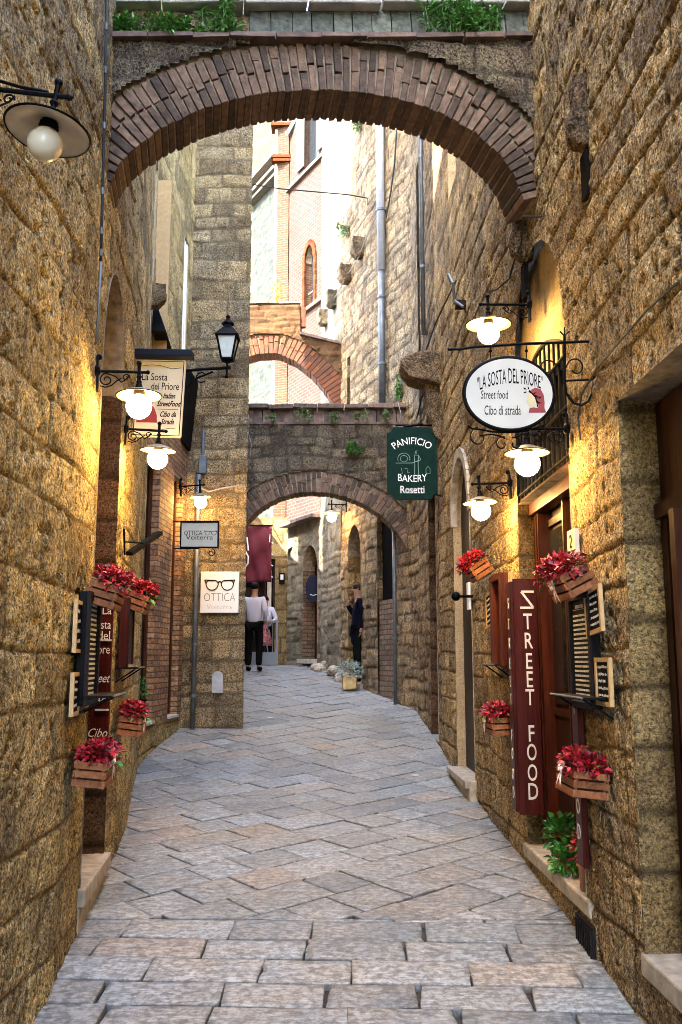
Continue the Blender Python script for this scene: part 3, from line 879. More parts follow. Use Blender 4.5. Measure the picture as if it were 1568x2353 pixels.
reveal(B2, P, 16.56, 17.38, -.42, 1.95, .55, .25, 'left', ST_J, 44, back=BRW)
reveal(B2, P, 17.2, 17.42, 4.9, 5.9, 0, .16, 'left', ST_RB, 45, back=DARK, bname='window_void')
reveal(B2, P, 15.4, 15.62, 4.6, 5.35, 0, .16, 'left', ST_RB, 46, back=DARK, bname='window_void')
flat_patch('blocked_slot', (wx(RP, 12.9) + .07, 12.9), (wx(RP, 13.35) + .07, 13.35), 2.6, 6.4, 'ashlar', ST_W, 47, 1, B2, .03)
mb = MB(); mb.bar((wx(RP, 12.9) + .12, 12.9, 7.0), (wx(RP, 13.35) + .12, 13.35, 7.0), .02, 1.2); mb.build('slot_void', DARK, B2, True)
mb = MB(); mb.bar((wx(RP, 16.5) + .1, 16.5, -.48), (wx(RP, 17.45) + .1, 17.45, -.48), .30, .12); mb.build('doorstep', SILL, B2, True, bevel=.01)
for Y, z in ((16.4, 7.75), (17.26, 7.6)): corbel(B2, Y, z, .26, .36, .22)
# big rough bracket stone under the upper wall
mb = MB()
mb.M = Matrix.Translation((wx(RP, 11.05), 11.05, 3.62))
pr = [(.15, .16), (-.20, .155), (-.42, .10), (-.50, .03), (-.46, -.08), (-.36, -.17), (-.12, -.24), (.15, -.30)]
mb.prism([(a + R.uniform(-.01, .01), z + R.uniform(-.01, .01)) for a, z in pr], FRONT @ T(0, 0, -.22), .44)
roughen(mb.build('bracket_stone', ST_RB, B2, True, bevel=.03), .07, .15)
mb = MB(); mb.M = Matrix.Translation((wx(RP, 11.1), 11.1, 3.2)); mb.prism([(.15, .2), (-.18, .2), (-.14, -.2), (-.05, -.5), (.15, -.6)], FRONT @ T(0, 0, -.16), .32); roughen(mb.build('bracket_stone', ST_RB, B2, True, bevel=.03), .07, .15)

# --- pale sunny end of the right side
B3 = thing('sunlit_house', 'pale stone house end catching the sun beyond the brown building', 'building', (1, 18.6, 0))
P3 = sub(RP, 17.85, 19.5)
wall_patch('wall', P3, lines([(0, along(P3, 19.5), .035)]), lines([(-.8, 3.6, .035), (3.6, 14.5, .06)]), 'rubble', ST_W, 51, 1, B3)
core(B3, [(.15, 17.86), (4, 17.86), (4, 21), (-.1, 19.6)], -.8, 14.5, MORT)
for Y, z in ((18.3, 7.5), (19.0, 7.36)): corbel(B3, Y, z, .24, .34, .2, ST_W)
B4 = thing('low_stone_house', 'low rubble stone house with a tiled ledge and an arched doorway at the bend', 'building', (0, 20.4, 0))
P4 = sub(RP, 19.5, 21.2)
ops = [opn(P4, 19.62, 20.36, .02, 1.95, .55)]
wall_patch('wall', P4, lines([(0, along(P4, 21.2), .035)], [ops[0]['u0'], ops[0]['u1']]), lines([(-.5, 3.05, .035)], [.02, 1.95]), 'rubble', ST_W, 61, 1, B4, ops)
reveal(B4, P4, 19.62, 20.36, .02, 1.95, .55, .30, 'left', BR_I, 62, back=REDF, style='flat')
core(B4, [(-.15, 19.9), (2.5, 19.9), (2.5, 22.5), (-.85, 21.9)], -.5, 3.0, MORT)
mb = MB()
for k in range(7):
    t0 = k / 7; a = Vector((-.45, 19.5, 3.08)).lerp(Vector((-1.25, 21.2, 3.08)), t0); bb = Vector((-.45, 19.5, 3.08)).lerp(Vector((-1.25, 21.2, 3.08)), t0 + 1 / 7.2)
    mb.tint = R.random(); mb.bar(a + Vector((-.04, -.02, 0)), bb + Vector((-.04, -.02, 0)), .36, .07)
mb.build('tile_ledge', TILE, B4, True)
mb = MB(); mb.bar((-.48, 19.66, -.03), (-.83, 20.40, -.03), .34, .10); mb.build('doorstep', COPE, B4, True, bevel=.01)
# oval black door sign with a pale smile on it
o = MB(); 
A0 = Vector((wx(RP, 20.05) + .1, 20.08, 1.55))
o.M = Matrix.Translation(A0) @ FRONT
o.prism([(.17 * math.cos(2 * math.pi * k / 24), .30 * math.sin(2 * math.pi * k / 24)) for k in range(24)], T(0, 0, 0), .03)
sg = o.build('oval_sign', simple('black_blue_plate', (.01, .012, .03), .4), None); prop(sg, 'black oval plate with a pale curved stroke in the far arched doorway', 'sign')
o = MB(); o.M = Matrix.Translation(A0) @ FRONT
o.tube([(-.07 + .14 * k / 8, -.13 - .022 * math.sin(math.pi * k / 8), .036) for k in range(9)], .008)
c = o.build('curved_stroke', WHITEP, sg)

# --- shop across the end of the alley
B5 = thing('corner_shop', 'small corner shop at the end of the alley behind the burgundy banner', 'building', (-2.5, 22, 0))
ops = [dict(u0=.30, u1=1.14, z0=-.02, z1=2.35, arch=0)]
flat_patch('wall', (-1.25, 21.4), (-4.6, 21.7), -.4, 3.35, 'ashlar', ST_J, 71, 1, B5, .04, ops)
core(B5, [(-5, 22.1), (-5, 24.5), (-1.2, 24.5), (-1.2, 22.1)], -.4, 3.3, MORT)
d = MB(); d.box((-1.97, 21.75, 1.2), (.95, .04, 2.5)); d.build('shop_glass', GLASS, B5, True)
d = MB(); d.tint = .7; [d.box((x, 21.62, 1.15), (.05, .06, 2.36)) for x in (-1.575, -1.80, -2.37)]; d.box((-1.97, 21.62, 2.32), (.84, .06, .05)); d.build('door_frame', BRW, B5, True)
d = MB(); d.box((-1.70, 21.66, 1.4), (.10, .02, 1.4)); d.build('curtain', SHUT, B5, True)
d = MB()
d.add([(-1.30, 21.35, 2.62), (-.92, 21.1, 2.92), (-.92, 20.85, 2.74), (-1.30, 21.0, 2.50), (-1.30, 21.35, 2.60), (-.92, 21.1, 2.90), (-.92, 20.85, 2.72), (-1.30, 21.0, 2.48)], [(0, 1, 2, 3), (7, 6, 5, 4), (0, 3, 7, 4), (3, 2, 6, 7), (2, 1, 5, 6), (1, 0, 4, 5)])
o = d.build('canopy', simple('pale_canopy_sheet', (.45, .5, .52), .4), B5, True)
d = MB(); d.box((-1.38, 21.33, 1.88), (.13, .05, .26)); ic = d.build('intercom', RIM, B5, True)
d = MB(); d.box((-1.38, 21.30, 1.91), (.07, .01, .12)); d.build('intercom_plate', WHITEP, ic, True)

# --- tall far buildings in the sun
B6 = thing('quoined_stone_house', 'pale rubble house with a brick corner strip and stepped eaves above the far arch', 'building', (-3, 25, 0))
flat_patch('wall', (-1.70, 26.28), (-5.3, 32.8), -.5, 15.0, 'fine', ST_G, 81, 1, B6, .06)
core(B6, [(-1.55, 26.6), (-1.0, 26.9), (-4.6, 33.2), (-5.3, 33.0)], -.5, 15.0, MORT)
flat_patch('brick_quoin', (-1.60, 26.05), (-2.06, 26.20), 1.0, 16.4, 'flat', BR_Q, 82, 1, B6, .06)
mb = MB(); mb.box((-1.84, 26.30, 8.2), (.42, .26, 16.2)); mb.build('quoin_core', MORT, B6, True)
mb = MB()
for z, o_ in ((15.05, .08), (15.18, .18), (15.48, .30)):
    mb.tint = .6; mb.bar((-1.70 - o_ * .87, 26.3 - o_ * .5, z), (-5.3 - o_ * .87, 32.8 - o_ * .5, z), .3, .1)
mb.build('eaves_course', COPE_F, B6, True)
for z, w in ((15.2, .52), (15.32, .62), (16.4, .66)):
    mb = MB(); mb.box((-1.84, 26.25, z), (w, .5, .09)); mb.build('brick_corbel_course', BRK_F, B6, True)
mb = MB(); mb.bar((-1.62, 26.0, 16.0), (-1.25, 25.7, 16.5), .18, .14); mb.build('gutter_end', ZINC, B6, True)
B7 = thing('brick_townhouse', 'tall pink brick townhouse with a narrow arched window and a shuttered window above', 'building', (-2, 28, 0))
P7 = [(-.44, 24.0), (-1.68, 26.25)]
def up7(Y): return (Y - 24.0) / (31.18 - 24.0) * math.hypot(3.96, 7.18)
ops = [dict(u0=up7(24.58), u1=up7(25.08), z0=10.0, z1=11.4, arch=.42), dict(u0=up7(24.35), u1=up7(25.2), z0=14.35, z1=17.2, arch=0)]
us = lines([(0, up7(26.25), .05)], [o[k] for o in ops for k in ('u0', 'u1')]); vs = lines([(-.8, 19, .06)], [o[k] for o in ops for k in ('z0', 'z1')])
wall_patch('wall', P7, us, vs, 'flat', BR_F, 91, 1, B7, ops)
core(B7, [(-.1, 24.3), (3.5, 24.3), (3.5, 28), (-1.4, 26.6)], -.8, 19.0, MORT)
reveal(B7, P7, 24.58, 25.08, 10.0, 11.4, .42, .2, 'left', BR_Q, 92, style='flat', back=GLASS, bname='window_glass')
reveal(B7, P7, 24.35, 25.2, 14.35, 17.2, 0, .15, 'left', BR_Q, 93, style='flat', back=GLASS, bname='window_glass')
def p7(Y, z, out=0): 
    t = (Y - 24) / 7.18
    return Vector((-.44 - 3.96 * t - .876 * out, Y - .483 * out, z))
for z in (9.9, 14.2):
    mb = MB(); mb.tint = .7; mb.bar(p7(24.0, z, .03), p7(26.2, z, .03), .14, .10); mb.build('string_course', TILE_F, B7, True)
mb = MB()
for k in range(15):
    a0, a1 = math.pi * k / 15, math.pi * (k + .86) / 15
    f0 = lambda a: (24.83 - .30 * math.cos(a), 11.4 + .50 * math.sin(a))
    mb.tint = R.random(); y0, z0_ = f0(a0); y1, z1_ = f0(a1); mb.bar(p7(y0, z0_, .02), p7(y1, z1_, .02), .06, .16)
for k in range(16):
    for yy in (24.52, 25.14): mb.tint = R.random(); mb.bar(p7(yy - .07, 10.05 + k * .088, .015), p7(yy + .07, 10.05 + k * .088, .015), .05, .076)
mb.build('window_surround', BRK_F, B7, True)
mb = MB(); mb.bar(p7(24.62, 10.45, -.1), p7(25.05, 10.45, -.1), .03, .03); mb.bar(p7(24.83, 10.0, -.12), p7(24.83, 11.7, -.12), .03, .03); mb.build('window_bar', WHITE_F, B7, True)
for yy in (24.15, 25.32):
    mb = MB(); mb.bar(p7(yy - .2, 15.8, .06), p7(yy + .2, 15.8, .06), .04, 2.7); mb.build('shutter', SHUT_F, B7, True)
B8 = thing('plastered_far_house', 'plain pale green plastered house glimpsed at the top left behind the stone gable', 'building', (-4, 31, 0))
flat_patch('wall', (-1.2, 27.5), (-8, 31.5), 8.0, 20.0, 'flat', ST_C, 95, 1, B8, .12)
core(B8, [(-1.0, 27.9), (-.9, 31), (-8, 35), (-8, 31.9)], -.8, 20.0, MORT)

# --- left restaurant building
C1 = thing('golden_stone_building', 'golden sandstone house along the left side with the restaurant doorway', 'building', (-4, 4, -1.6))
P = sub(LP, -9.5, 12.82)
uB = along(P, 10.15)
E_ = opn(P, 5.42, 6.36, -1.27, 1.85, .72)
W1 = opn(P, 9.75, 10.35, 3.45, 5.9); W2 = opn(P, 12.2, 12.5, 4.15, 5.95); N1 = opn(P, 9.0, 9.2, .3, 2.0)
ops = [E_, W1, W2]
us = lines([(0, along(P, 3.0), .09), (along(P, 3.0), along(P, 6.6), .015), (along(P, 6.6), along(P, 9.0), .024), (along(P, 9.0), along(P, 12.82), .032)], [o[k] for o in ops for k in ('u0', 'u1')] + [uB])
vs = lines([(-3.2, -1.9, .1), (-1.9, 3.2, .015), (3.2, 4.4, .025), (4.4, 8.5, .045), (8.5, 10.5, .12)], [o[k] for o in ops for k in ('z0', 'z1')] + [-.75, 3.2, 2.45])
wall_patch('wall', P, us, vs, 'golden', ST_L, 101, -1, C1, ops, mask=lambda u, v: ~((u > uB) & (v > -.75) & (v < 3.2)))
core(C1, [(-1.85, -9.5), (-1.85, 4.6), (-2.1, 7.05), (-2.5, 9.05), (-2.85, 11), (-2.85, 12.8), (-8, 12.8), (-8, -9.5)], -2.6, 10.5)
core(C1, [(-2.36, 8.2), (-2.36, 12.8), (-8, 12.8), (-8, 8.2)], 10.5, 14.0, name='unseen_upper_block')  # unseen upper mass, added to keep sun off the right wall
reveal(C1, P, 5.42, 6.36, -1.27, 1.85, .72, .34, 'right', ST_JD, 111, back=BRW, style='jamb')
reveal(C1, P, 9.75, 10.35, 3.45, 5.9, 0, .16, 'right', PLASTER, 112, style='flat', back=GLASS, bname='window_glass')
reveal(C1, P, 12.2, 12.5, 4.15, 5.95, 0, .12, 'right', PLASTER, 113, style='flat', back=SHUT, bname='window_shutter')
mb = MB(); [mb.bar(wl(yy, 3.45, .06), wl(yy, 5.9, .06), .05, .05) for yy in (9.8, 10.3)]; mb.bar(wl(9.75, 3.5, .06), wl(10.35, 3.5, .06), .05, .05); mb.build('window_frame', WHITEP, C1, True)
mb = MB(); [mb.bar(wl(yy, 4.15, .03), wl(yy, 5.95, .03), .05, .04) for yy in (12.23, 12.36, 12.47)]; mb.build('window_frame', WHITEP, C1, True)
mb = MB(); mb.tint = .8; mb.bar(wl(10.38, 3.5, -.03), wl(10.62, 3.5 + 0, -.03), .04, .04); mb.bar(wl(10.5, 3.5, -.03), wl(10.5, 5.85, -.03), .03, .26); mb.build('shutter', PINE, C1, True)
mb = MB(); mb.bar(wl(5.38, -1.32, .18), wl(6.42, -1.32, .18), .44, .10); mb.bar(wl(5.38, -1.6, .22), wl(6.42, -1.6, .22), .46, .47); mb.build('doorstep', SILL, C1, True, bevel=.012)
corbel(C1, 9.9, 4.75 - .65, .16, .26, .16, poly=LP, outward='right', mat=ST_P)
# brick shopfront
PB = sub(LP, 10.15, 12.82)
ops = [opn(PB, 10.35, 11.25, -.75, 2.45), opn(PB, 12.02, 12.58, -.75, 2.45)]
wall_patch('brick_wall', PB, lines([(0, along(PB, 12.82), .04)], [o[k] for o in ops for k in ('u0', 'u1')]), lines([(-.75, 3.2, .05)], [2.45]), 'flat', BR_S, 121, -1, C1, ops)
for i, (a, c) in enumerate(((10.35, 11.25), (12.02, 12.58))):
    x0, ang_ = frame_on(LP, (a + c) / 2, 'right'); nn = Vector((math.cos(ang_), math.sin(ang_), 0))
    q = Vector((wx(LP, c), c, 0)); r = q - nn * .14
    flat_patch('brick_return', q[:2], r[:2], -.75, 2.45, 'flat', BR_S, 122 + i, 1, C1, .05)
    q = Vector((wx(LP, a), a, 0)); r = q - nn * .26
    flat_patch('brick_return', q[:2], r[:2], -.75, 2.45, 'flat', BR_S, 132 + i, -1, C1, .05)
    mb = MB(); mb.bar(wl(a, 2.46, .14), wl(c, 2.46, .14), .30, .02); mb.build('soffit', MORT, C1, True)
    mb = MB(); mb.bar(wl(a, .85, .13), wl(c, .85, .13), .03, 3.2); sw = mb.build('shop_window', DKW, C1, True)
    mb = MB(); mb.tint = .9; mb.bar(wl(a + .03, -.7, .10), wl(a + .03, 2.45, .10), .05, .05); mb.bar(wl(c - .1, -.7, .10), wl(c - .1, 2.45, .10), .06, .05); mb.build('window_post', BRW, C1, True)
    mb = MB(); mb.bar(wl(a, -.735, .10), wl(c, -.735, .10), .26, .03); mb.build('window_sill', COPE, C1, True)
mb = MB(); mb.bar(wl(12.0, -.7, .02), wl(12.0, 2.4, .02), .03, .03); mb.build('white_edging', WHITEP, C1, True)
# black hoods over the upper shop windows
for Y0, Y1, za, zb_, w0, w1 in ((10.2, 10.9, 4.15, 3.80, .04, .17), (12.3, 12.75, 4.0, 3.0, .12, .03)):
    mb = MB(); P_ = [wl(Y0, za, -.01), wl(Y0, za, -w0), wl(Y1, za - .05, -w0 - .02), wl(Y1, za - .05, -.01), wl(Y0, zb_, -.01), wl(Y0, zb_, -w1), wl(Y1, zb_ - .05, -w1 - .02), wl(Y1, zb_ - .05, -.01)]
    mb.add(P_, [(0, 1, 2, 3), (7, 6, 5, 4), (0, 4, 5, 1), (1, 5, 6, 2), (2, 6, 7, 3), (3, 7, 4, 0)]); mb.build('shop_hood', RIM, C1, True)

# --- pier of the next building, facing down the alley
C2 = thing('projecting_stone_pier', 'square grey brown stone house corner standing out on the left with two optician signs', 'building', (-3, 13.6, -.9))
PP = [(-2.30, 12.82), (-1.34, 12.82), (-1.60, 14.65)]
wall_patch('wall', PP, lines([(0, .96, .024), (.96, .96 + 1.85, .06)]), lines([(-1.3, 7.9, .022), (7.9, 14, .15)]), 'pier', ST_P, 141, -1, C2)
core(C2, [(-4.5, 12.86), (-1.40, 12.88), (-1.66, 14.65), (-4.5, 14.65)], -1.3, 14)
ni = MB(); ni.M = Matrix.Translation((-1.70, 12.80, .0)) @ FRONT
zc = at(497, 1565, 12.8).z
ni.prism([(-.075, -.16), (.075, -.16), (.075, .06)] + [(.075 * math.cos(math.pi * k / 10), .06 + .075 * math.sin(math.pi * k / 10)) for k in range(1, 10)] + [(-.075, .06)], T(0, zc, 0), .02)
o = ni.build('meter_cover', ALU, C2)
o.parent = C2; o.data.transform(Matrix.Translation(-Vector(C2.location)))
C3 = thing('unseen_left_house', 'unseen low stone house behind the left pier, raised to keep sun off the banner', 'building', (-4, 17, -.5))  # unseen house, its height raised to block sun from the far shop
PL = [(-1.60, 14.65), (-2.55, 15.0), (-2.7, 17.6), (-3.0, 18.6), (-3.4, 21.6)]
wall_patch('wall', PL, lines([(0, 7.7, .08)]), lines([(-1, 5.2, .08)]), 'ashlar', ST_J, 151, -1, C3)
core(C3, [(-5, 14.66), (-2.7, 15.1), (-2.9, 17.6), (-3.2, 18.7), (-3.6, 21.6), (-5, 21.6)], -1, 5.2)
C4 = thing('arch_abutment', 'slim stone abutment carrying the orange brick arch on the left', 'abutment', (-3, 18.1, 0))
core(C4, [(-3.6, 17.75), (-2.55, 17.75), (-2.55, 18.4), (-3.6, 18.4)], -.6, 7.9, MORT, 'masonry')

# ------------------------------------------------------------------ arches over the alley
def smooth_curve(pts, n=200, w=9):
    pts = sorted(pts); xs = [p[0] for p in pts]; zs = [p[1] for p in pts]
    x = np.linspace(xs[0], xs[-1], n); z = np.interp(x, xs, zs)
    k = np.ones(w) / w; zp = np.convolve(np.pad(z, w // 2, mode='reflect', reflect_type='odd'), k, 'valid')
    return x, zp
def arch(name, label, A, B, px, ring_t, top, depth, bmat, smat, seed, thick=.055, style='rubble', res=.03, cope='tiles', ext=.12, front_off=0.0):
    """A,B: plan ends of the front face; px: photograph points of the intrados; top(u): height of the body"""
    A = Vector((*A, 0)); B = Vector((*B, 0)); d = (B - A).normalized(); L = (B - A).length; n = Vector((d.y, -d.x, 0))   # towards the viewer
    pts = []
    for x, y in px:
        a, b_ = ray(x, y); rd = Vector((a, 1, b_))
        t = (A.dot(n)) / rd.dot(n); p = rd * t
        pts.append(((p - A).dot(d), p.z))
    xs, zs = smooth_curve(pts)
    fi = lambda u: np.interp(u, xs, zs)
    th = thing(name, label, 'arch', ((A + B) / 2 - n * depth / 2 + Vector((0, 0, float(zs.min()))))[:])
    # arc-length samples
    s = np.concatenate([[0], np.cumsum(np.hypot(np.diff(xs), np.diff(zs)))])
    nb = int(s[-1] / (thick + .012))
    ring = MB()
    lo_u = xs[0]; hi_u = xs[-1]
    outer = []
    for k in range(nb):
        sc = (k + .5) / nb * s[-1]
        u = float(np.interp(sc, s, xs)); z = float(np.interp(sc, s, zs))
        u2 = float(np.interp(min(sc + .1, s[-1]), s, xs)); z2 = float(np.interp(min(sc + .1, s[-1]), s, zs))
        u1 = float(np.interp(max(sc - .1, 0), s, xs)); z1 = float(np.interp(max(sc - .1, 0), s, zs))
        tx, tz = u2 - u1, z2 - z1; l = math.hypot(tx, tz); tx /= l; tz /= l
        nu, nz = -tz, tx
        outer.append((u + nu * ring_t, z + nz * ring_t))
        tilt = R.uniform(-.02, .02)
        ax = d * (tx * math.cos(tilt) - nu * math.sin(tilt)) + Vector((0, 0, tz * math.cos(tilt) - nz * math.sin(tilt))); ax.normalize()
        ay = d * nu + Vector((0, 0, nz)); ay = (ay - ax * ay.dot(ax)).normalized(); az = ax.cross(ay)
        q = Matrix((ax, ay, az)).transposed()
        cut = R.choice((.45, .5, .62, .38)) if k % 2 else R.choice((.55, .5, .7))
        g_ = .011
        for r0, r1 in ((0, cut), (cut, 1)):
            a0 = ring_t * r0 + R.uniform(-.006, .002) * (r0 == 0); a1 = ring_t * r1 - g_ + R.uniform(-.014, .010) * (r1 == 1)
            ring.tint = R.random()
            fr = front_off + .006 + R.uniform(-.006, .007)
            c = A + d * (u + nu * (a0 + a1) / 2) + Vector((0, 0, z + nz * (a0 + a1) / 2)) + n * fr - n * (depth / 2 + .004)
            widen = 1 + .16 * r1
            ring.box(c, (thick * R.uniform(.86, 1.0) * widen, a1 - a0, depth + .012), q, .004)
    ring.build('brick_ring', bmat, th, True, bevel=.004)
    # mortar body behind the bricks
    ox = np.array([o_[0] for o_ in outer]); oz = np.array([o_[1] for o_ in outer]); od = np.argsort(ox)
    fo = lambda u: np.interp(u, ox[od], oz[od])
    body = MB(); M_ = 80; us = np.linspace(-ext, L + ext, M_)
    vs_ = []
    for u in us:
        zi = float(fi(min(max(u, lo_u), hi_u))) + .012 if lo_u <= u <= hi_u else float(zs[0] if u < lo_u else zs[-1]) + .03
        zt = float(top(u)) - .01
        zi = min(zi, zt - .02)
        for off in (.004, depth - .012):
            p = A + d * u - n * (off + .012 - front_off)
            vs_ += [(p.x, p.y, zi), (p.x, p.y, zt)]
    fs = []
    for k in range(M_ - 1):
        a = 4 * k; b_ = a + 4
        fs += [(a, b_, b_ + 1, a + 1), (a + 2, a + 3, b_ + 3, b_ + 2), (a, a + 2, b_ + 2, b_), (a + 1, b_ + 1, b_ + 3, a + 3)]
    body.add(vs_, fs); body.build('masonry_core', MORT_D if bmat is BRK else MORT_O, th, True)
    # spandrel stones
    zlo = float(zs.min()) - .1
    zhi = max(float(top(u)) for u in us)
    P_ = [(A + n * .004)[:2], (B + n * .004)[:2]]
    wall_patch('spandrel', P_, lines([(0, L, res)]), lines([(zlo, zhi, res)]), style, smat, seed, -1, th, proud=.036, mask=lambda u, v: (v > fo(u) + .005) & (v < np.vectorize(top)(u)))
    return th, A, B, d, n, L, fi, fo
# arch 1, nearest
A1, B1_ = (-1.47, 5.35), (1.33, 5.78)
px1 = [(240, 452), (252, 415), (262, 395), (300, 347), (350, 308), (400, 280), (450, 258), (500, 240), (560, 224), (620, 213), (680, 207), (740, 206), (800, 209), (860, 216), (920, 228), (980, 245), (1030, 268), (1080, 297), (1120, 328), (1155, 362), (1182, 402), (1200, 440), (1206, 462)]
zt1 = at(245, 100, 5.35).z; ZS = (at(1205, 98, 5.78).z - zt1) / 2.83
th, A, B, d, n, L, fi, fo = arch('near_stone_arch', 'large weathered brick arch nearest the viewer with ferns growing on its ledge', A1, B1_, px1, .345, lambda u: zt1 + ZS * u, .34, BRK, ST_A, 201, thick=.043)
rotz = math.atan2(d.y, d.x)
lg = MB(); lg.M = Matrix.Translation(A) @ Matrix.Rotation(rotz, 4, 'Z') @ Matrix(((1,0,0,0),(0,1,0,0),(ZS,0,1,0),(0,0,0,1)))
u = -.1
while u < L:
    w = R.uniform(.22, .34); lg.tint = R.random(); lg.box((u + w / 2, .13, zt1 + .012 + R.uniform(-.004, .004)), (w - .008, .42, .032), None, .004); u += w
lg.build('tile_ledge', TILE, th, True)
ps = MB(); ps.M = lg.M; u = -.1
while u < L:
    w = R.uniform(.125, .15); ps.tint = R.random()
    if not (u < .75 and u > -.2): ps.box((u + w / 2, .15, zt1 + .15), (w - .008, .22, .25), Matrix.Rotation(math.radians(-12), 3, 'X'), .004)
    u += w
ps.build('parapet_tiles', TILE_G, th, True)
wall_patch('parapet_stones', [((A + d * -.05) - n * .06)[:2], ((A + d * .86) - n * .06)[:2]], lines([(0, .91, .025)]), lines([(zt1 + .02, zt1 + .31, .025)]), 'fine', ST_P, 203, -1, th)
cp = MB(); cp.M = lg.M; u = -.1
while u < L:
    w = R.uniform(.38, .55); cp.tint = R.random(); cp.box((u + w / 2, .16, zt1 + .33 + R.uniform(-.006, .006)), (w - .01, .36, .065), None, .006); u += w
cp.build('coping', COPE, th, True, bevel=.01)
pb = MB(); pb.M = lg.M; pb.box((L / 2, .2, zt1 + .16), (L, .16, .28)); pb.build('parapet_core', MORT_D, th, True)
ARCH1 = lg.M.copy()

# arch 2, below the middle
px2 = [(545, 1240), (560, 1207), (580, 1183), (605, 1163), (640, 1144), (680, 1133), (720, 1130), (760, 1133), (800, 1143), (840, 1160), (880, 1187), (910, 1217), (930, 1250), (942, 1290)]
zt2 = at(740, 976, 14.6).z; zc2 = at(740, 938, 14.6).z
th2, A, B, d, n, L, fi, fo = arch('middle_stone_arch', 'middle brick and stone arch beside the bakery board, with weeds along its tiled top', (-1.62, 14.6), (1.10, 14.6), px2, .34, lambda u: zt2, .42, BRK, ST_A, 211, thick=.06)
lg = MB(); lg.M = Matrix.Translation(A); u = 0
lg.box((L / 2, .2, zt2 + .015), (L, .5, .03)); lg.build('string_ledge', TILE, th2, True)
ps = MB(); ps.M = lg.M
while u < L:
    w = R.uniform(.15, .19); ps.tint = R.random(); ps.box((u + w / 2, .18, (zt2 + zc2) / 2), (w - .01, .3, zc2 - zt2 - .03), None, .005); u += w
ps.build('parapet_tiles', TILE, th2, True)
cp = MB(); cp.M = lg.M; u = -.02
while u < L + .05:
    w = R.uniform(.36, .46); cp.tint = R.random(); cp.box((u + w / 2, .16, zc2 + .02 + R.uniform(-.006, .01)), (w - .012, .48, .075), Matrix.Rotation(R.uniform(-.015, .015), 3, 'Y'), .006); u += w
cp.build('coping', TILE, th2, True, bevel=.01)

# arch 3, orange in the sun
px3 = [(470, 900), (500, 862), (530, 838), (562, 822), (600, 812), (640, 812), (680, 830), (720, 862), (750, 900), (772, 935)]
def top3(u):
    p = u - 2.6                                       # u measured from the left end
    x = -2.6 + u
    return 7.15 if x < -.92 else (7.0 if x < -.82 else 6.02 + .28 * max(0, -.1 - x) ** .8)
zt3a = at(600, 700, 17.9).z; zt3b = at(692, 772, 17.9).z; zt3c = at(745, 795, 17.9).z
xst = at(690, 740, 17.9).x
def top3(u):
    x = -2.6 + u
    if x < xst: return zt3a + .02
    return zt3b - (x - xst) / (0 - xst) * (zt3b - zt3c)
th3, A, B, d, n, L, fi, fo = arch('far_orange_arch', 'small orange brick arch in the sunlight below the tall houses', (-2.6, 17.9), (.06, 17.86), px3, .42, top3, .45, BRK_O, stone('orange_brick_rubble', (.06, .02, .005), (.15, .06, .018), (.14, .09, .04), (.11, .06, .02), .3, .6), 221, thick=.075, style='fine')
cp = MB(); u = 0
while -2.6 + u < xst - .05:
    w = R.uniform(.20, .26); cp.tint = R.random(); cp.box((-2.6 + u + w / 2, 18.1, zt3a + .03), (w - .01, .55, .05), None, .005)
    u += w
cp.build('coping', TILE, th3, True)
cp = MB(); u = 0
while -2.6 + u < xst - .05:
    w = R.uniform(.14, .19); cp.tint = R.random(); cp.box((-2.6 + u + w / 2, 17.93, zt3a - .27), (w - .012, .12, .42), None, .006); u += w
cp.build('parapet_tiles', BRK_O, th3, True)
cp = MB()
for k in range(5):
    x0 = xst + (.0 - xst) * k / 5; x1 = xst + (.0 - xst) * (k + 1) / 5
    cp.bar((x0, 18.05, top3(x0 + 2.6) + .03), (x1, 18.05, top3(x1 + 2.6) + .03), .55, .05)
cp.build('sloping_coping', TILE, th3, True)

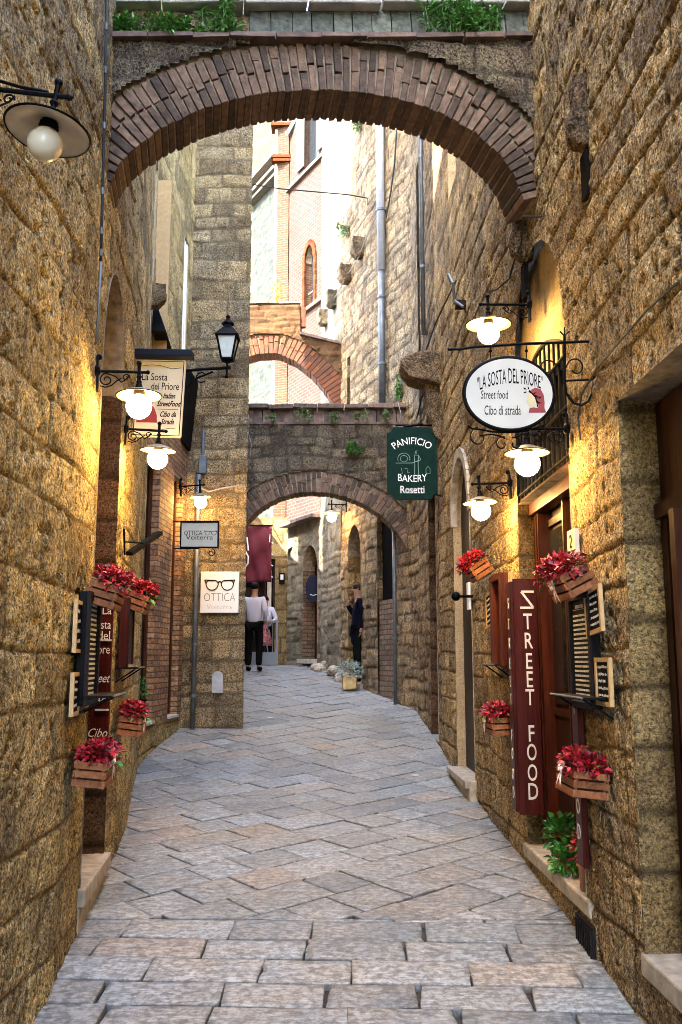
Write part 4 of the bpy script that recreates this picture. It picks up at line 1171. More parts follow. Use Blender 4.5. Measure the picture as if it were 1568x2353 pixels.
# ------------------------------------------------------------------ wall lamps
def lamp_parts(root, globe_mat, sc=1.0, arm=.24, shade=.14):
    mb = MB()
    mb.lathe([(0, -.01), (.030, -.01), (.036, .006), (.022, .02), (0, .022)], (0, 0, .0), 14, 'X')
    mb.box((.004, 0, -.02), (.014, .045, .20)); mb.ball((.012, 0, .085), .018, 10, 6)
    mb.build('wall_plate', IRON, root, smooth=False)
    mb = MB(); mb.tube([(0, 0, 0), (arm + .05, 0, 0)], .009, 8); mb.ball((arm + .05, 0, 0), .013, 8, 6)
    mb.tube([(arm, 0, -.115), (arm, 0, .045)], .010, 8); mb.ball((arm, 0, .055), .016, 8, 6)
    for z in (-.03, -.06): mb.lathe([(.012, z - .01), (.017, z), (.012, z + .01)], (arm, 0, 0), 10)
    mb.lathe([(.012, -.06), (.020, -.085), (.034, -.115)], (arm, 0, 0), 12)
    mb.build('arm', IRON, root)
    mb = MB()
    def spiral(cx, cz, r0, t0, turns, sgn):
        return [(cx + r0 * (1 - .72 * k / 22) * math.cos(t0 + sgn * turns * 2 * math.pi * k / 22), 0, cz + r0 * (1 - .72 * k / 22) * math.sin(t0 + sgn * turns * 2 * math.pi * k / 22)) for k in range(23)]
    mb.tube(spiral(.055, -.052, .040, math.pi / 2, 1.3, 1), .0045, 5)
    mb.tube([(.055, 0, -.012), (.105, 0, -.03), (.14, 0, -.065), (.17, 0, -.045), (.185, 0, -.02)], .0045, 5)
    mb.tube(spiral(.165, -.035, .022, 0, 1.2, 1), .004, 5)
    mb.tube([(.02, 0, -.09), (.05, 0, -.098), (.085, 0, -.085), (.11, 0, -.06), (.14, 0, -.04)], .004, 5)
    mb.build('scroll', IRON, root)
    mb = MB()
    s = shade
    mb.lathe([(.02, -.098), (.035, -.103), (s * .6, -.119), (s, -.142), (s + .004, -.146), (s, -.148), (s * .6, -.126), (.035, -.112), (.02, -.108)], (arm, 0, 0), 36)
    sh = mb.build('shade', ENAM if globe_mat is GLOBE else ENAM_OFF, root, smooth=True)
    mb = MB(); mb.lathe([(s - .001, -.1425), (s + .005, -.145), (s + .003, -.150), (s - .003, -.149)], (arm, 0, 0), 36); mb.build('rim', RIM, sh, smooth=True)
    mb = MB(); mb.lathe([(.028, -.108), (.036, -.13), (.030, -.15), (.026, -.155)], (arm, 0, 0), 16); mb.build('socket', RIM, root, smooth=True)
    mb = MB(); mb.ball((arm, 0, -.198 - (.012 if globe_mat is GLOBE else 0)), .073 if globe_mat is GLOBE else .061, 24, 14); mb.build('globe', globe_mat, root, smooth=True)  # lit globes made larger to stand in for their glow
lp = thing('wall_lamp', 'lit round lamp on a straight arm high over the oval sign', 'lamp', *mountR(5.97, at(1225, 700, 5.97).z, .02), group='lit wall lamps with white saucer shades')
lamp_parts(lp, GLOBE, arm=.29, shade=.155)
lp2 = thing('wall_lamp', 'lit round lamp right below the oval sign on the right wall', 'lamp', *mountR(5.16, at(1312, 985, 5.16).z, .02), group='lit wall lamps with white saucer shades')
lamp_parts(lp2, GLOBE, arm=.24, shade=.13)
def lamp(mount, label, scale=1.0):
    o = copy_tree(lp2, label=label, loc=mount[0], rot=(R.uniform(-.05, .05), R.uniform(-.05, .05), mount[1][2] + R.uniform(-.08, .08))); o.scale = (scale,) * 3
    return o
lamp(mountR(6.80, at(1180, 1110, 6.80).z, .02), 'lit round lamp lowest on the right wall, over the tilted crate of red flowers')
lamp(mountL(5.10, at(225, 852, 5.10).z, .02), 'lit round lamp in front of the hanging cream restaurant board on the left')
lamp(mountL(6.46, at(272, 985, 6.46).z, .02), 'lit round lamp just under the hanging cream restaurant board on the left')
lamp(mountL(12.3, at(392, 1118, 12.3).z, .02), 'small lit lamp on the brick shopfront above the hanging optician sign', 1.15)
lamp(mountR(17.3, at(803, 1160, 17.3).z, .05), 'faraway lit lamp seen through the middle arch', 1.2)
off = thing('wall_lamp', 'unlit lamp with a big white globe and saucer shade at the top left', 'lamp', *mountL(2.95, at(0, 208, 2.95).z, .02))
lamp_parts(off, GLOBE_OFF, arm=.33, shade=.148)
mb = MB(); mb.tube([(0, 0, .09), (.12, 0, .035), (.2, 0, .02), (.30, 0, .012)], .006, 6); mb.build('brace', IRON, off)
off.rotation_euler = (math.radians(-4), math.radians(7), off.rotation_euler[2])
_g = at(95, 325, 3.0)
off.location = (_g.x - .285, 3.0, _g.z + .198 + .02)

# old street lantern
Lp = thing('street_lantern', 'dark old style four sided lantern on an iron bracket in front of the pier', 'lantern', (wx(LP, 12.2), 12.2, at(530, 848, 12.2).z))
bx = at(522, 848, 12.2).x - wx(LP, 12.2)
mb = MB(); mb.tube([(0, 0, -.03), (bx * .5, 0, 0), (bx + .05, 0, .02)], .022, 8); mb.tube([(.05, 0, -.3), (.25, 0, -.12), (bx * .7, 0, -.04)], .014, 6)
mb.tube([(bx * .45 + .07 * math.cos(t), 0, -.12 + .07 * math.sin(t)) for t in np.linspace(.5, 5.5, 12)], .010, 5); mb.tube([(bx, 0, -.1), (bx, 0, .10)], .016, 8); mb.ball((bx, 0, -.11), .025, 8, 6)
mb.build('bracket', IRON, Lp)
fr = MB()
def sq(r, z): return [(bx + r * a, r * c, z) for a, c in ((-1, -1), (1, -1), (1, 1), (-1, 1))]
b0, b1 = sq(.075, .14), sq(.135, .46)
for i in range(4):
    fr.bar(b0[i], b1[i], .02, .02); fr.bar(b0[i], b0[(i + 1) % 4], .022, .022); fr.bar(b1[i], b1[(i + 1) % 4], .035, .03)
fr.lathe([(.0, .10), (.05, .10), (.09, .14), (.05, .145)], (bx, 0, 0), 4 * 4)
fr.build('frame', IRON, Lp)
gl = MB(); g0, g1 = sq(.068, .15), sq(.128, .45); gl.add(g0 + g1, [(0, 1, 5, 4), (1, 2, 6, 5), (2, 3, 7, 6), (3, 0, 4, 7)]); gl.build('glass', LAMPGL, Lp)
rf = MB(); rf.add(sq(.165, .46) + sq(.075, .58) + sq(.055, .60) + sq(.05, .66), [(0, 1, 5, 4), (1, 2, 6, 5), (2, 3, 7, 6), (3, 0, 4, 7), (4, 5, 9, 8), (5, 6, 10, 9), (6, 7, 11, 10), (7, 4, 8, 11), (8, 9, 13, 12), (9, 10, 14, 13), (10, 11, 15, 14), (11, 8, 12, 15), (3, 2, 1, 0)])
rf.lathe([(.09, .65), (.085, .67), (.03, .71), (.02, .74), (.035, .76), (.02, .785), (0, .80)], (bx, 0, 0), 12)
rf.build('roof', IRON, Lp)

# ------------------------------------------------------------------ slatted crates of red flowers
def leaf_cloud(mb, c, rad, n, L, w, squash=1.0, up=.3):
    for _ in range(n):
        v = Vector((R.gauss(0, 1), R.gauss(0, 1), R.gauss(0, 1) + up)); v.normalize()
        r = R.uniform(.35, 1) ** .6
        p = Vector((c[0] + v.x * rad[0] * r, c[1] + v.y * rad[1] * r, c[2] + v.z * rad[2] * r))
        d = (v + Vector((R.uniform(-.7, .7), R.uniform(-.7, .7), R.uniform(-.5, .5)))).normalized()
        mb.tint = R.random() ** 1.3
        mb.leaf(p, d, Vector((R.uniform(-1, 1), R.uniform(-1, 1), 1)), L * R.uniform(.6, 1.2), w * R.uniform(.7, 1.2), R.uniform(0, .5))
def crate(label, mount, tilt=0, L=.34, D=.17, H=.135, bow=None, kind=0, yaw=0):
    t = thing('flower_crate', label, 'flower crate', mount[0], (0, math.radians(tilt), mount[1][2] + math.radians(yaw)), group='wooden crates of red flowers on the restaurant walls')
    c = MB()
    for k in range(3):
        z = H * (k + .5) / 3
        for x in (.006, D - .006): c.tint = R.random(); c.box((x, 0, z), (.010, L, H / 3 - .011), None, .001)
        for y in (-L / 2 + .006, L / 2 - .006): c.tint = R.random(); c.box((D / 2, y, z), (D - .024, .010, H / 3 - .011), None, .001)
    for x in (.018, D - .018):
        for y in (-L / 2 + .018, L / 2 - .018): c.tint = .2; c.box((x, y, H / 2), (.014, .014, H))
    c.box((D / 2, 0, .008), (D - .03, L - .03, .01))
    c.build('crate', CRATE, t)
    s = MB(); s.box((D / 2, 0, H * .5), (D - .034, L - .034, H * .8)); s.build('soil', SOIL, t)
    f = MB()
    for k in range(6):
        leaf_cloud(f, (D / 2 + R.uniform(-.02, .04), -L / 2 + L * (k + .5) / 6, H + .02 + R.uniform(-.005, .02)), (.085, .065, .062), 120, .036, .027)
    for k in range(14):
        p = Vector((D / 2 + R.uniform(-.07, .1), R.uniform(-L / 2, L / 2), H + .03)); d = Vector((R.uniform(-.6, 1), R.uniform(-.8, .8), R.uniform(.2, 1)))
        f.tint = R.random(); f.leaf(p, d, Vector((0, 0, 1)), R.uniform(.05, .09), .020)
    f.build('red_flowers', RED, t)
    g_ = MB(); leaf_cloud(g_, (D / 2 + .02, 0, H - .005), (.10, L * .5, .03), 34, .05, .022); g_.build('green_leaves', LEAF, t)
    if bow is not None:
        b_ = MB(); bx_, by, bz = bow
        for s_ in (-1, 1):
            for w_ in (0, .3):
                b_.leaf((bx_, by, bz), Vector((.3, s_, .35 + w_)), Vector((1, 0, .2)), .07, .05, .2)
            b_.leaf((bx_, by, bz), Vector((.3, s_ * .5, -1)), Vector((1, 0, .2)), .10, .03, .1)
        b_.ball((bx_ + .005, by, bz), .012, 8, 6)
        b_.build('bow', RIB, t)
    return t
def cz(px, py, Y): return at(px, py, Y).z
crate('tilted crate of red flowers above the menu case by the near right chalkboards', mountR(4.83, cz(1380, 1348, 4.8), .02), 27, bow=(.19, .05, .09))
crate('upright crate of red flowers with a checked bow, low on the near right wall', mountR(4.86, cz(1380, 1835, 4.8), .02), -6, D=.18, bow=(.20, .02, .12))
crate('steeply tilted crate of red flowers far along the right wall above the small chalkboard', mountR(7.66, cz(1120, 1312, 7.6), .02), 33, L=.28)
crate('upright crate of red flowers left of the lettered red board on the right', mountR(7.05, cz(1150, 1688, 7.0), .02), 2, bow=(.18, -.05, .1))
crate('tilted crate of red flowers at the top of the near left menu case', mountL(5.12, cz(215, 1385, 5.1), .02), 17, L=.32)
crate('tilted crate of red flowers beyond the restaurant doorway on the left, over the shelf', mountL(6.75, cz(300, 1395, 6.7), .02), 20, L=.28, D=.16)
crate('upright crate of red flowers below the shelf beyond the left doorway', mountL(6.72, cz(300, 1685, 6.7), .02), 8, L=.34, bow=(.17, -.12, .12))
crate('upright crate of red flowers with a ribbon, lowest on the near left wall', mountL(5.02, cz(220, 1800, 5.0), .02), 6, L=.34, bow=(.18, -.05, .13))

# ------------------------------------------------------------------ chalkboards, menus, shelves
def board(name, label, cat, mount, w, h, frame, face, rows=0, tilt=0, roll=0, fw=.018, group=None, ink=CHALK, th=.02, seed=1):
    """flat on the wall; local x out, y along, z up; origin at its centre"""
    t = thing(name, label, cat, mount[0], (math.radians(roll), math.radians(tilt), mount[1][2]), group=group)
    f = MB()
    for s in (-1, 1):
        f.tint = R.random(); f.box((th / 2, s * (w / 2 - fw / 2), 0), (th, fw, h - .0))
        f.tint = R.random(); f.box((th / 2, 0, s * (h / 2 - fw / 2)), (th - .003, w - 2 * fw, fw))
    f.build('frame', frame, t)
    f = MB(); f.box((th * .35, 0, 0), (.008, w - 2 * fw + .002, h - 2 * fw + .002)); f.build('panel', face, t)
    if rows:
        rr = random.Random(seed); f = MB()
        for k in range(rows):
            z = h / 2 - fw - (h - 2 * fw) * (k + .7) / (rows + .5); x = -w / 2 + fw + .012; xe = w / 2 - fw - .012; hh = (h - 2 * fw) / rows * .38
            lim = xe - rr.uniform(0, (xe - x) * .35)
            while x < lim:
                l = rr.uniform(.012, .045); l = min(l, xe - x)
                zz = z + rr.uniform(-.002, .002)
                q = x
                while q < x + l - .004:
                    ww = rr.uniform(.004, .008); f.box((th * .35 + .005, q + ww / 2, zz), (.002, ww * .7, hh * rr.uniform(.5, 1))); q += ww
                f.box((th * .35 + .005, x + l / 2, zz - hh * .1), (.0016, l, hh * .25))
                x += l + rr.uniform(.006, .012)
        f.build('writing', ink, t)
    return t
G1 = 'chalkboards and menus on the restaurant walls'
# near right pillar
board('chalkboard', 'leaning pine framed chalkboard to the right of the tall black menu, upper one', 'chalkboard', mountR(4.66, cz(1402, 1402, 4.6), .05), .27, .235, PINE, SLATE, 5, 0, 5, .022, G1, seed=3)
board('chalkboard', 'pine framed chalkboard at the right end of the wall shelf, lower one', 'chalkboard', mountR(4.58, cz(1421, 1567, 4.55), .04), .24, .235, PINE, SLATE, 5, 0, 0, .022, G1, seed=4)
t = thing('menu_case', 'black menu case with many white lines on the near right pillar', 'menu case', *mountR(4.92, cz(1368, 1495, 4.92), .015), group=G1)
f = MB(); f.box((.020, 0, 0), (.040, .40, .60)); f.build('case', RIM, t, bevel=.006)
f = MB(); f.tint = .4
for s in (-1, 1): f.box((.048, s * .185, 0), (.02, .03, .60)); f.box((.048, 0, s * .285), (.018, .34, .03))
f.build('frame', DKW, t)
f = MB(); rr = random.Random(8)
for k in range(20):
    z = .235 - k * .0245
    if k == 0: f.box((.0425, -.02, z), (.002, .14, .018)); continue
    if k == 1: f.box((.0425, 0, z + .008), (.002, .28, .003)); continue
    x = -.14
    while x < .12:
        l = rr.uniform(.02, .06); f.box((.0425, x + l / 2, z), (.002, l, .011)); x += l + .008
f.build('menu_lines', CHALK, t)
f = MB(); f.box((.055, 0, -.262), (.02, .33, .012)); f.build('ledge', COPE, t)
t = board('narrow_menu', 'narrow cream edged price strip beside the black menu case', 'menu', mountR(5.13, cz(1338, 1410, 5.13), .02), .09, .40, CREAMP, REDW, 9, fw=.012, group=G1, seed=9)
def shelf(label, mount, L, D):
    t = thing('wall_shelf', label, 'shelf', *mount, group='iron wall shelves under the menus')
    m = MB(); m.box((D / 2, 0, 0), (D, L, .012)); m.build('plate', RIM, t)
    m = MB(); m.tube([(D, -L / 2, .004), (D, L / 2, .004)], .006, 6); m.build('edge_rod', ZINC, t)
    for s in (-1, 1):
        m = MB(); m.bar((0, s * L * .4, -.10), (D * .85, s * L * .4, -.008), .014, .010); m.build('bracket', RIM, t)
    return t
shelf('thin dark shelf under the black menu case on the near right pillar', mountR(4.86, cz(1345, 1600, 4.9), .0), .62, .17)
shelf('thin dark shelf under the wooden menu left of the lettered red board', mountR(7.22, cz(1150, 1528, 7.15), .0), .50, .15)
shelf('thin dark shelf on the near left wall in front of the restaurant doorway', mountL(5.10, cz(215, 1598, 5.1), .0), .50, .22)
shelf('short dark shelf beyond the left restaurant doorway', mountL(6.75, cz(290, 1535, 6.7), .0), .42, .16)
# further right
t = thing('wooden_menu_case', 'reddish wooden menu case with a column of pale lines, left of the lettered red board', 'menu case', *mountR(7.12, cz(1163, 1425, 7.1), .01), group=G1)
f = MB(); f.tint = .8
for s in (-1, 1): f.box((.045, s * .19, 0), (.09, .07, .70))
f.box((.045, 0, .33), (.09, .31, .05)); f.build('frame', REDF, t)
f = MB(); f.box((.012, 0, 0), (.02, .31, .62)); f.build('panel', RIM, t)
f = MB()
for k in range(19): f.box((.024, R.uniform(-.01, .01), .27 - k * .029), (.003, .20 + R.uniform(-.04, .03), .012))
f.build('menu_lines', CREAMP, t)
board('chalkboard', 'small chalkboard with a pale frame below the steeply tilted crate', 'chalkboard', mountR(7.72, cz(1135, 1400, 7.7), .02), .34, .29, PINE, SLATE, 5, 0, 6, .022, G1, seed=5)
board('narrow_menu', 'thin lit price strip right beside the wooden menu case', 'menu', mountR(6.80, cz(1180, 1380, 6.8), .03), .07, .42, PINE, SLATE, 0, fw=.018, group=G1)
# round door knob bell on the pointed door side
t = thing('door_bell', 'round black ball on an arm beside a white plate, left of the small chalkboard', 'door bell', *mountR(8.72, cz(1085, 1370, 8.7), .01))
m = MB(); m.tube([(0, 0, 0), (.13, 0, 0)], .014, 8); m.build('arm', IRON, t)
m = MB(); m.ball((.16, 0, 0), .045, 14, 10); m.build('ball', IRON, t, smooth=True)
m = MB(); m.box((.02, -.12, .01), (.02, .12, .26)); m.build('plate', WHITEP, t)
# house number tile
t = thing('house_number', 'pale stone house number tile 2 above the brown post of the red door', 'number tile', *mountR(5.12, cz(1326, 1245, 5.12), .012))
m = MB(); m.box((.012, 0, 0), (.024, .16, .135)); m.build('tile', SIGN_C, t)
m = MB(); m.text('2', BOARD @ T(0, -.035, .026), .11, ext=.001); m.build('number', INK, t)
# left side menus
t = thing('menu_case', 'tall black menu case seen edge on at the near left doorway', 'menu case', *mountL(5.06, cz(205, 1490, 5.06), .015), group=G1)
f = MB(); f.box((.024, 0, 0), (.048, .40, .60)); f.build('case', RIM, t, bevel=.006)
f = MB(); f.tint = .4
for s in (-1, 1): f.box((.056, s * .185, 0), (.02, .03, .60)); f.box((.056, 0, s * .285), (.018, .34, .03))
f.build('frame', DKW, t)
f = MB()
for k in range(19): f.box((.050, 0, .235 - k * .0265), (.003, .27 + R.uniform(-.05, .02), .012))
f.build('menu_lines', CHALK, t)
board('chalkboard', 'pine framed board seen edge on, upper one left of the black case on the left', 'chalkboard', mountL(4.80, cz(185, 1440, 4.8), .02), .20, .27, PINE, SLATE, 4, fw=.02, group=G1, seed=15)
board('chalkboard', 'pine framed board seen edge on, lower one near the left shelf', 'chalkboard', mountL(4.80, cz(182, 1595, 4.8), .02), .20, .22, PINE, SLATE, 4, fw=.02, group=G1, seed=16)
t = thing('menu_case', 'dark menu case beyond the left doorway under the tilted crate', 'menu case', *mountL(6.72, cz(290, 1455, 6.7), .015), group=G1)
f = MB(); f.box((.03, 0, 0), (.06, .34, .50)); f.build('case', REDW, t, bevel=.005)
f = MB(); [f.box((.064, s * .15, 0), (.014, .03, .50)) for s in (-1, 1)]; f.box((.063, 0, .236), (.012, .272, .03)); f.build('frame', DKW, t)
f = MB(); f.box((.06, 0, -.235), (.03, .26, .02)); f.build('ledge', COPE, t)

# ------------------------------------------------------------------ lettered red boards
def zs(mb, M, size, xs=1.0):                          # an angular letter S
    h = size * .72; w = size * .30 * xs; t = size * .085
    for a, c in (((w, h), (-w * .8, h)), ((-w * .8, h), (w * .9, t * .4)), ((w * .9, t * .4), (-w, t * .4))):
        p = [(a[0], a[1]), (c[0], c[1])]
        dx, dy = c[0] - a[0], c[1] - a[1]; l = math.hypot(dx, dy); nx, ny = -dy / l * t * .55, dx / l * t * .55
        mb.prism([(a[0] + nx, a[1] + ny), (c[0] + nx, c[1] + ny), (c[0] - nx, c[1] - ny), (a[0] - nx, a[1] - ny)], M, .003)
x0 = at(1186, 1600, 6.50).x; x1 = at(1241, 1600, 6.50).x
ztp = cz(1210, 1330, 6.5); zbt = cz(1210, 1872, 6.5)
t = thing('street_food_board', 'tall dark red board lettered STREET FOOD facing down the alley beside the red door', 'sign board', ((x0 + x1) / 2, 6.5, zbt))
H = ztp - zbt; W = x1 - x0
m = MB(); m.tint = .6; m.box((0, 0, H / 2), (W, .03, H)); m.tint = .4; m.box((-W / 2 - .012, .055, H / 2 + .0), (.024, .14, H - .04)); m.build('plank', REDW, t, bevel=.004)
m = MB(); let = 'STREET FOOD'
ys = [1405, 1462, 1516, 1571, 1630, 1685, None, 1727, 1782, 1836, 1890]
pys = [1384, 1431, 1475, 1522, 1564, 1605, None, 1688, 1731, 1778, 1821]
for ch, py in zip(let, pys):
    if py is None: continue
    M = FRONT @ T(.012, cz(1220, py, 6.5) - zbt - .045, .0165)
    if ch == 'S': zs(m, M, .165)
    else: m.text(ch, M, .158, xs=.66 if ch != 'O' else .56, ext=.0015, offset=.001)
m.build('lettering', CREAMP, t)
m = MB()
for k, (ch, py) in enumerate(zip(let, pys)):
    if py is None: continue
    m.text(ch, Matrix(((0, 0, -1, -W / 2 - .0255), (-1, 0, 0, .055), (0, 1, 0, cz(1220, py, 6.5) - zbt - .045), (0, 0, 0, 1))), .11, xs=.7, ext=.0012)
m.build('side_lettering', CREAMP, t)
Yp = 5.08
z1_, z0_ = cz(1330, 1272, Yp), cz(1345, 2000, 5.05)
t = thing('street_food_board', 'narrow dark red board with white letters flat on the wall, near side of the red door', 'sign board', *mountR(5.14, z0_, .012))
H = z1_ - z0_
m = MB(); m.tint = .8; m.box((.02, 0, H / 2), (.035, .12, H)); m.build('plank', REDW, t, bevel=.004)
m = MB(); K = 11
for k, ch in enumerate(let):
    if ch == ' ': continue
    M = BOARD @ T(0, H - .22 - (H - .28) * k / 10.6, .039)
    if ch == 'S': zs(m, M, .12)
    else: m.text(ch, M, .115, xs=.7, ext=.0015)
m.build('lettering', CREAMP, t)
# left lettered board in the doorway
Yb = 6.26
xa, xb = at(214, 1500, Yb).x, at(257, 1500, Yb).x
z1_, z0_ = cz(236, 1298, Yb), cz(236, 1765, Yb)
t = thing('restaurant_board', 'dark red board lettered La Sosta del Priore hung in the left doorway', 'sign board', ((xa + xb) / 2, Yb, z0_))
H = z1_ - z0_; W = xb - xa
m = MB(); m.tint = .7; m.box((0, 0, H / 2), (W, .03, H)); m.build('plank', REDW, t, bevel=.004)
m = MB()
for s_, py, sz, sh in (('La', 1412, .085, 0), ('Sosta', 1445, .085, 0), ('del', 1470, .085, 0), ('Priore', 1502, .085, 0), ('Street', 1568, .085, .4), ('Food', 1612, .08, .4), ('Cibo', 1693, .08, .4)):
    m.text(s_, FRONT @ T(W / 2 - .008, cz(236, py, Yb) - z0_, .0165), sz, xs=.72 if len(s_) > 4 else .85, shear=sh, ext=.0012, align='RIGHT')
m.build('lettering', CREAMP, t)
m = MB(); m.box((.02, -.03, H * .62), (W * .7, .02, .012)); m.box((.02, -.03, H * .28), (W * .7, .02, .012)); m.build('ledge', COPE, t)

# ------------------------------------------------------------------ oval hanging sign
Yo = 4.72
oc = at(1170, 905, Yo); ow = (at(1275, 905, Yo).x - at(1066, 905, Yo).x) / 2; oh = (at(1170, 820, Yo).z - at(1170, 990, Yo).z) / 2
t = thing('oval_sign', 'oval cream sign with a red hooded profile, hanging from an iron bracket', 'hanging sign', oc)
K = 56
ell = lambda a, c, k: (a * math.cos(2 * math.pi * k / K), c * math.sin(2 * math.pi * k / K))
m = MB(); m.prism([ell(ow - .012, oh - .012, k) for k in range(K)], FRONT @ T(0, 0, -.012), .024); m.build('panel', SIGN_O, t)
m = MB(); m.tube([(*ell(ow - .006, oh - .006, k)[:1], 0, ell(ow - .006, oh - .006, k)[1]) for k in range(K + 1)], .014, 8); m.build('rim', RIM, t, smooth=True)
m = MB()
def wtop(x, y):
    xx = x
    base = .055 - 1.25 * xx * xx + .10 * xx * 0
    sc_ = 1.0 + .25 * (1 - abs(xx) / .2)
    return xx, base + y * sc_ + .10 * xx * .25
tx = FRONT @ T(.005, 0, .013)
m.text('"LA SOSTA DEL PRIORE"', tx, .098, xs=.335, ext=.0006, warp=wtop)
m.text('Street food', FRONT @ T(-.080, -.030, .013), .066, xs=.48, shear=.12, ext=.0006)
m.text('Cibo di strada', FRONT @ T(-.040, -.118, .013), .074, xs=.46, shear=.1, ext=.0006)
m.build('lettering', INK, t)
pf = Matrix.Translation((0, 0, 0)) @ FRONT @ T(.122, -.050, .0125) @ Matrix.Diagonal((.92, .92, 1, 1))
def pic(mb, pts, s=1.0, d=.001, lift=0):
    mb.prism([(x * s, y * s) for x, y in pts], pf @ T(0, 0, lift), d)
m = MB(); pic(m, [(-.005, .075), (.02, .088), (.05, .078), (.066, .045), (.07, .0), (.068, -.035), (.078, -.062), (-.025, -.062), (-.018, -.036), (.005, -.03), (.03, -.035), (.035, -.02), (.02, .0), (.01, .03), (-.01, .045)]); hd = m.build('red_hood', REDCL, t)
m = MB(); pic(m, [(-.022, .055), (.0, .055), (.015, .03), (.02, 0), (.01, -.018), (.0, -.03), (-.018, -.032), (-.022, -.018), (-.028, -.014), (-.024, -.004), (-.038, .006), (-.028, .028)], lift=.0012); m.build('profile_face', FACE, t)
m = MB()
for k, (x, y, a) in enumerate([(-.032, .075, 2.6), (-.03, .062, 3.4), (-.018, .074, 1.9), (-.006, .058, 2.2), (.004, .052, .2), (.012, .044, -.6), (.018, .030, .1), (.022, .014, -1.0), (.028, .0, -.3), (.026, -.012, -1.4), (.034, .022, .5)]):
    pic(m, [(x, y), (x + .011 * math.cos(a + .4), y + .011 * math.sin(a + .4)), (x + .024 * math.cos(a), y + .024 * math.sin(a)), (x + .011 * math.cos(a - .4), y + .011 * math.sin(a - .4))], lift=.0024)
pic(m, [(-.02, .068), (0, .058), (.02, .035), (.03, 0), (.028, -.02), (.022, 0), (.012, .03), (-.004, .05), (-.022, .062)], lift=.0020)
m.build('leaf_wreath', INK, t)
# bracket and scrolls of the oval sign
br = MB()
def q3(px, py, Y=Yo): return at(px, py, Y) - oc
br.tube([q3(1030, 803), q3(1060, 802), q3(1090, 797), q3(1130, 795), q3(1200, 790), q3(1290, 787), q3(1364, 784)], .0075, 7)
br.tube([q3(1298, 770), q3(1298, 875), q3(1302, 903), q3(1318, 926), q3(1335, 932), q3(1352, 922), q3(1363, 898), q3(1366, 870), q3(1363, 752)], .008, 7)
br.tube([q3(1300, 875), q3(1364, 872)], .006, 6)
for px_ in (1128, 1210):
    br.tube([q3(px_, 794), q3(px_, 836)], .003, 5); br.ball(q3(px_, 806), .009, 8, 6)
br.tube([q3(1324 + 22 * math.cos(a) * (1 - k / 30), 845 - 24 * math.sin(a) * (1 - k / 30)) for k, a in enumerate(np.linspace(3.1, -2.6, 18))], .0045, 5)
br.tube([q3(1258 + 22 * math.cos(a) * (1 - k / 30), 845 - 20 * math.sin(a) * (1 - k / 30)) for k, a in enumerate(np.linspace(.1, 5.6, 18))], .0045, 5)
for dx_ in (-9, 0, 9): br.tube([q3(1298, 772), q3(1298 + dx_, 760 + abs(dx_) * .3), q3(1298 + dx_ * 1.2, 752 + abs(dx_))], .004, 5)
wq = Vector((wx(RP, Yo) + .02, Yo, 0)) - oc
br.tube([q3(1364, 784), Vector((wq.x, 0, q3(1364, 784).z))], .008, 6); br.tube([q3(1366, 872), Vector((wq.x, 0, q3(1366, 872).z))], .008, 6)
br.build('bracket', IRON, t)
sc_ = MB()
def curl(cx, cy, r, a0, a1, n=20, sh=.7): return [q3(cx + r * (1 - sh * k / n) * math.cos(a), cy - r * (1 - sh * k / n) * math.sin(a)) for k, a in enumerate(np.linspace(a0, a1, n + 1))]
sc_.tube([q3(1075, 978), q3(1085, 985), q3(1105, 987), q3(1130, 992), q3(1170, 994), q3(1210, 990), q3(1235, 982), q3(1255, 975)], .0055, 5)
sc_.tube(curl(1102, 1005, 24, 1.7, 7.2), .0045, 5); sc_.tube(curl(1238, 1000, 22, 1.5, -4), .0045, 5)
sc_.tube(curl(1155, 1020, 17, 1.2, 7.0), .0045, 5); sc_.tube(curl(1184, 1020, 16, 2.0, -3.8), .0045, 5)
sc_.tube([q3(1102, 1001), q3(1130, 998), q3(1150, 1002), q3(1162, 1008)], .0045, 5); sc_.tube([q3(1180, 1006), q3(1200, 998), q3(1238, 1000)], .0045, 5)
sc_.build('scrollwork', IRON, t)

# ------------------------------------------------------------------ bakery board
Yk = 11.0
kc = at(947, 1065, Yk); kw = (at(1004, 1065, Yk).x - at(889, 1065, Yk).x) / 2; kh = (at(947, 983, Yk).z - at(947, 1149, Yk).z) / 2
t = thing('bakery_sign', 'dark green notched board lettered PANIFICIO BAKERY Rosetti beside the middle arch', 'hanging sign', kc)
def notched(w, h, r):
    out = []
    for sx, sz, a0 in ((1, -1, math.pi), (1, 1, -math.pi / 2), (-1, 1, 0), (-1, -1, math.pi / 2)):
        pass
    P_ = []
    for (cx, cz_, a0, a1) in ((w, -h, math.pi, math.pi / 2), (w, h, -math.pi / 2, -math.pi), (-w, h, 0, -math.pi / 2), (-w, -h, math.pi / 2, 0)):
        P_ += [(cx + r * math.cos(a0 + (a1 - a0) * k / 6), cz_ + r * math.sin(a0 + (a1 - a0) * k / 6)) for k in range(7)]
    return P_
m = MB(); m.prism(notched(kw, kh, .075), FRONT @ T(0, 0, -.02), .04); m.build('board', GREEN, t)
m = MB()
def arcw(cx, k_, y0, s_=1): return lambda x, y: (x, y0 + y - k_ * (x - cx) ** 2)
def arct(R_, y0): return lambda x, y: ((R_ + y) * math.sin(x / R_), y0 + (R_ + y) * math.cos(x / R_) - R_)
m.text('PANIFICIO', FRONT @ T(0, 0, .0205), .125, xs=.78, ext=.001, warp=arct(.36, .24))
m.text('BAKERY', FRONT @ T(0, 0, .0205), .125, xs=.80, ext=.001, warp=lambda x, y: (x, y - .235 + .55 * x * x))
m.text('Rosetti', FRONT @ T(0, -.375, .0205), .135, xs=.78, ext=.001)
m.build('lettering', WHITEP, t)
m = MB(); D_ = lambda x, z: (x, -.022, z)
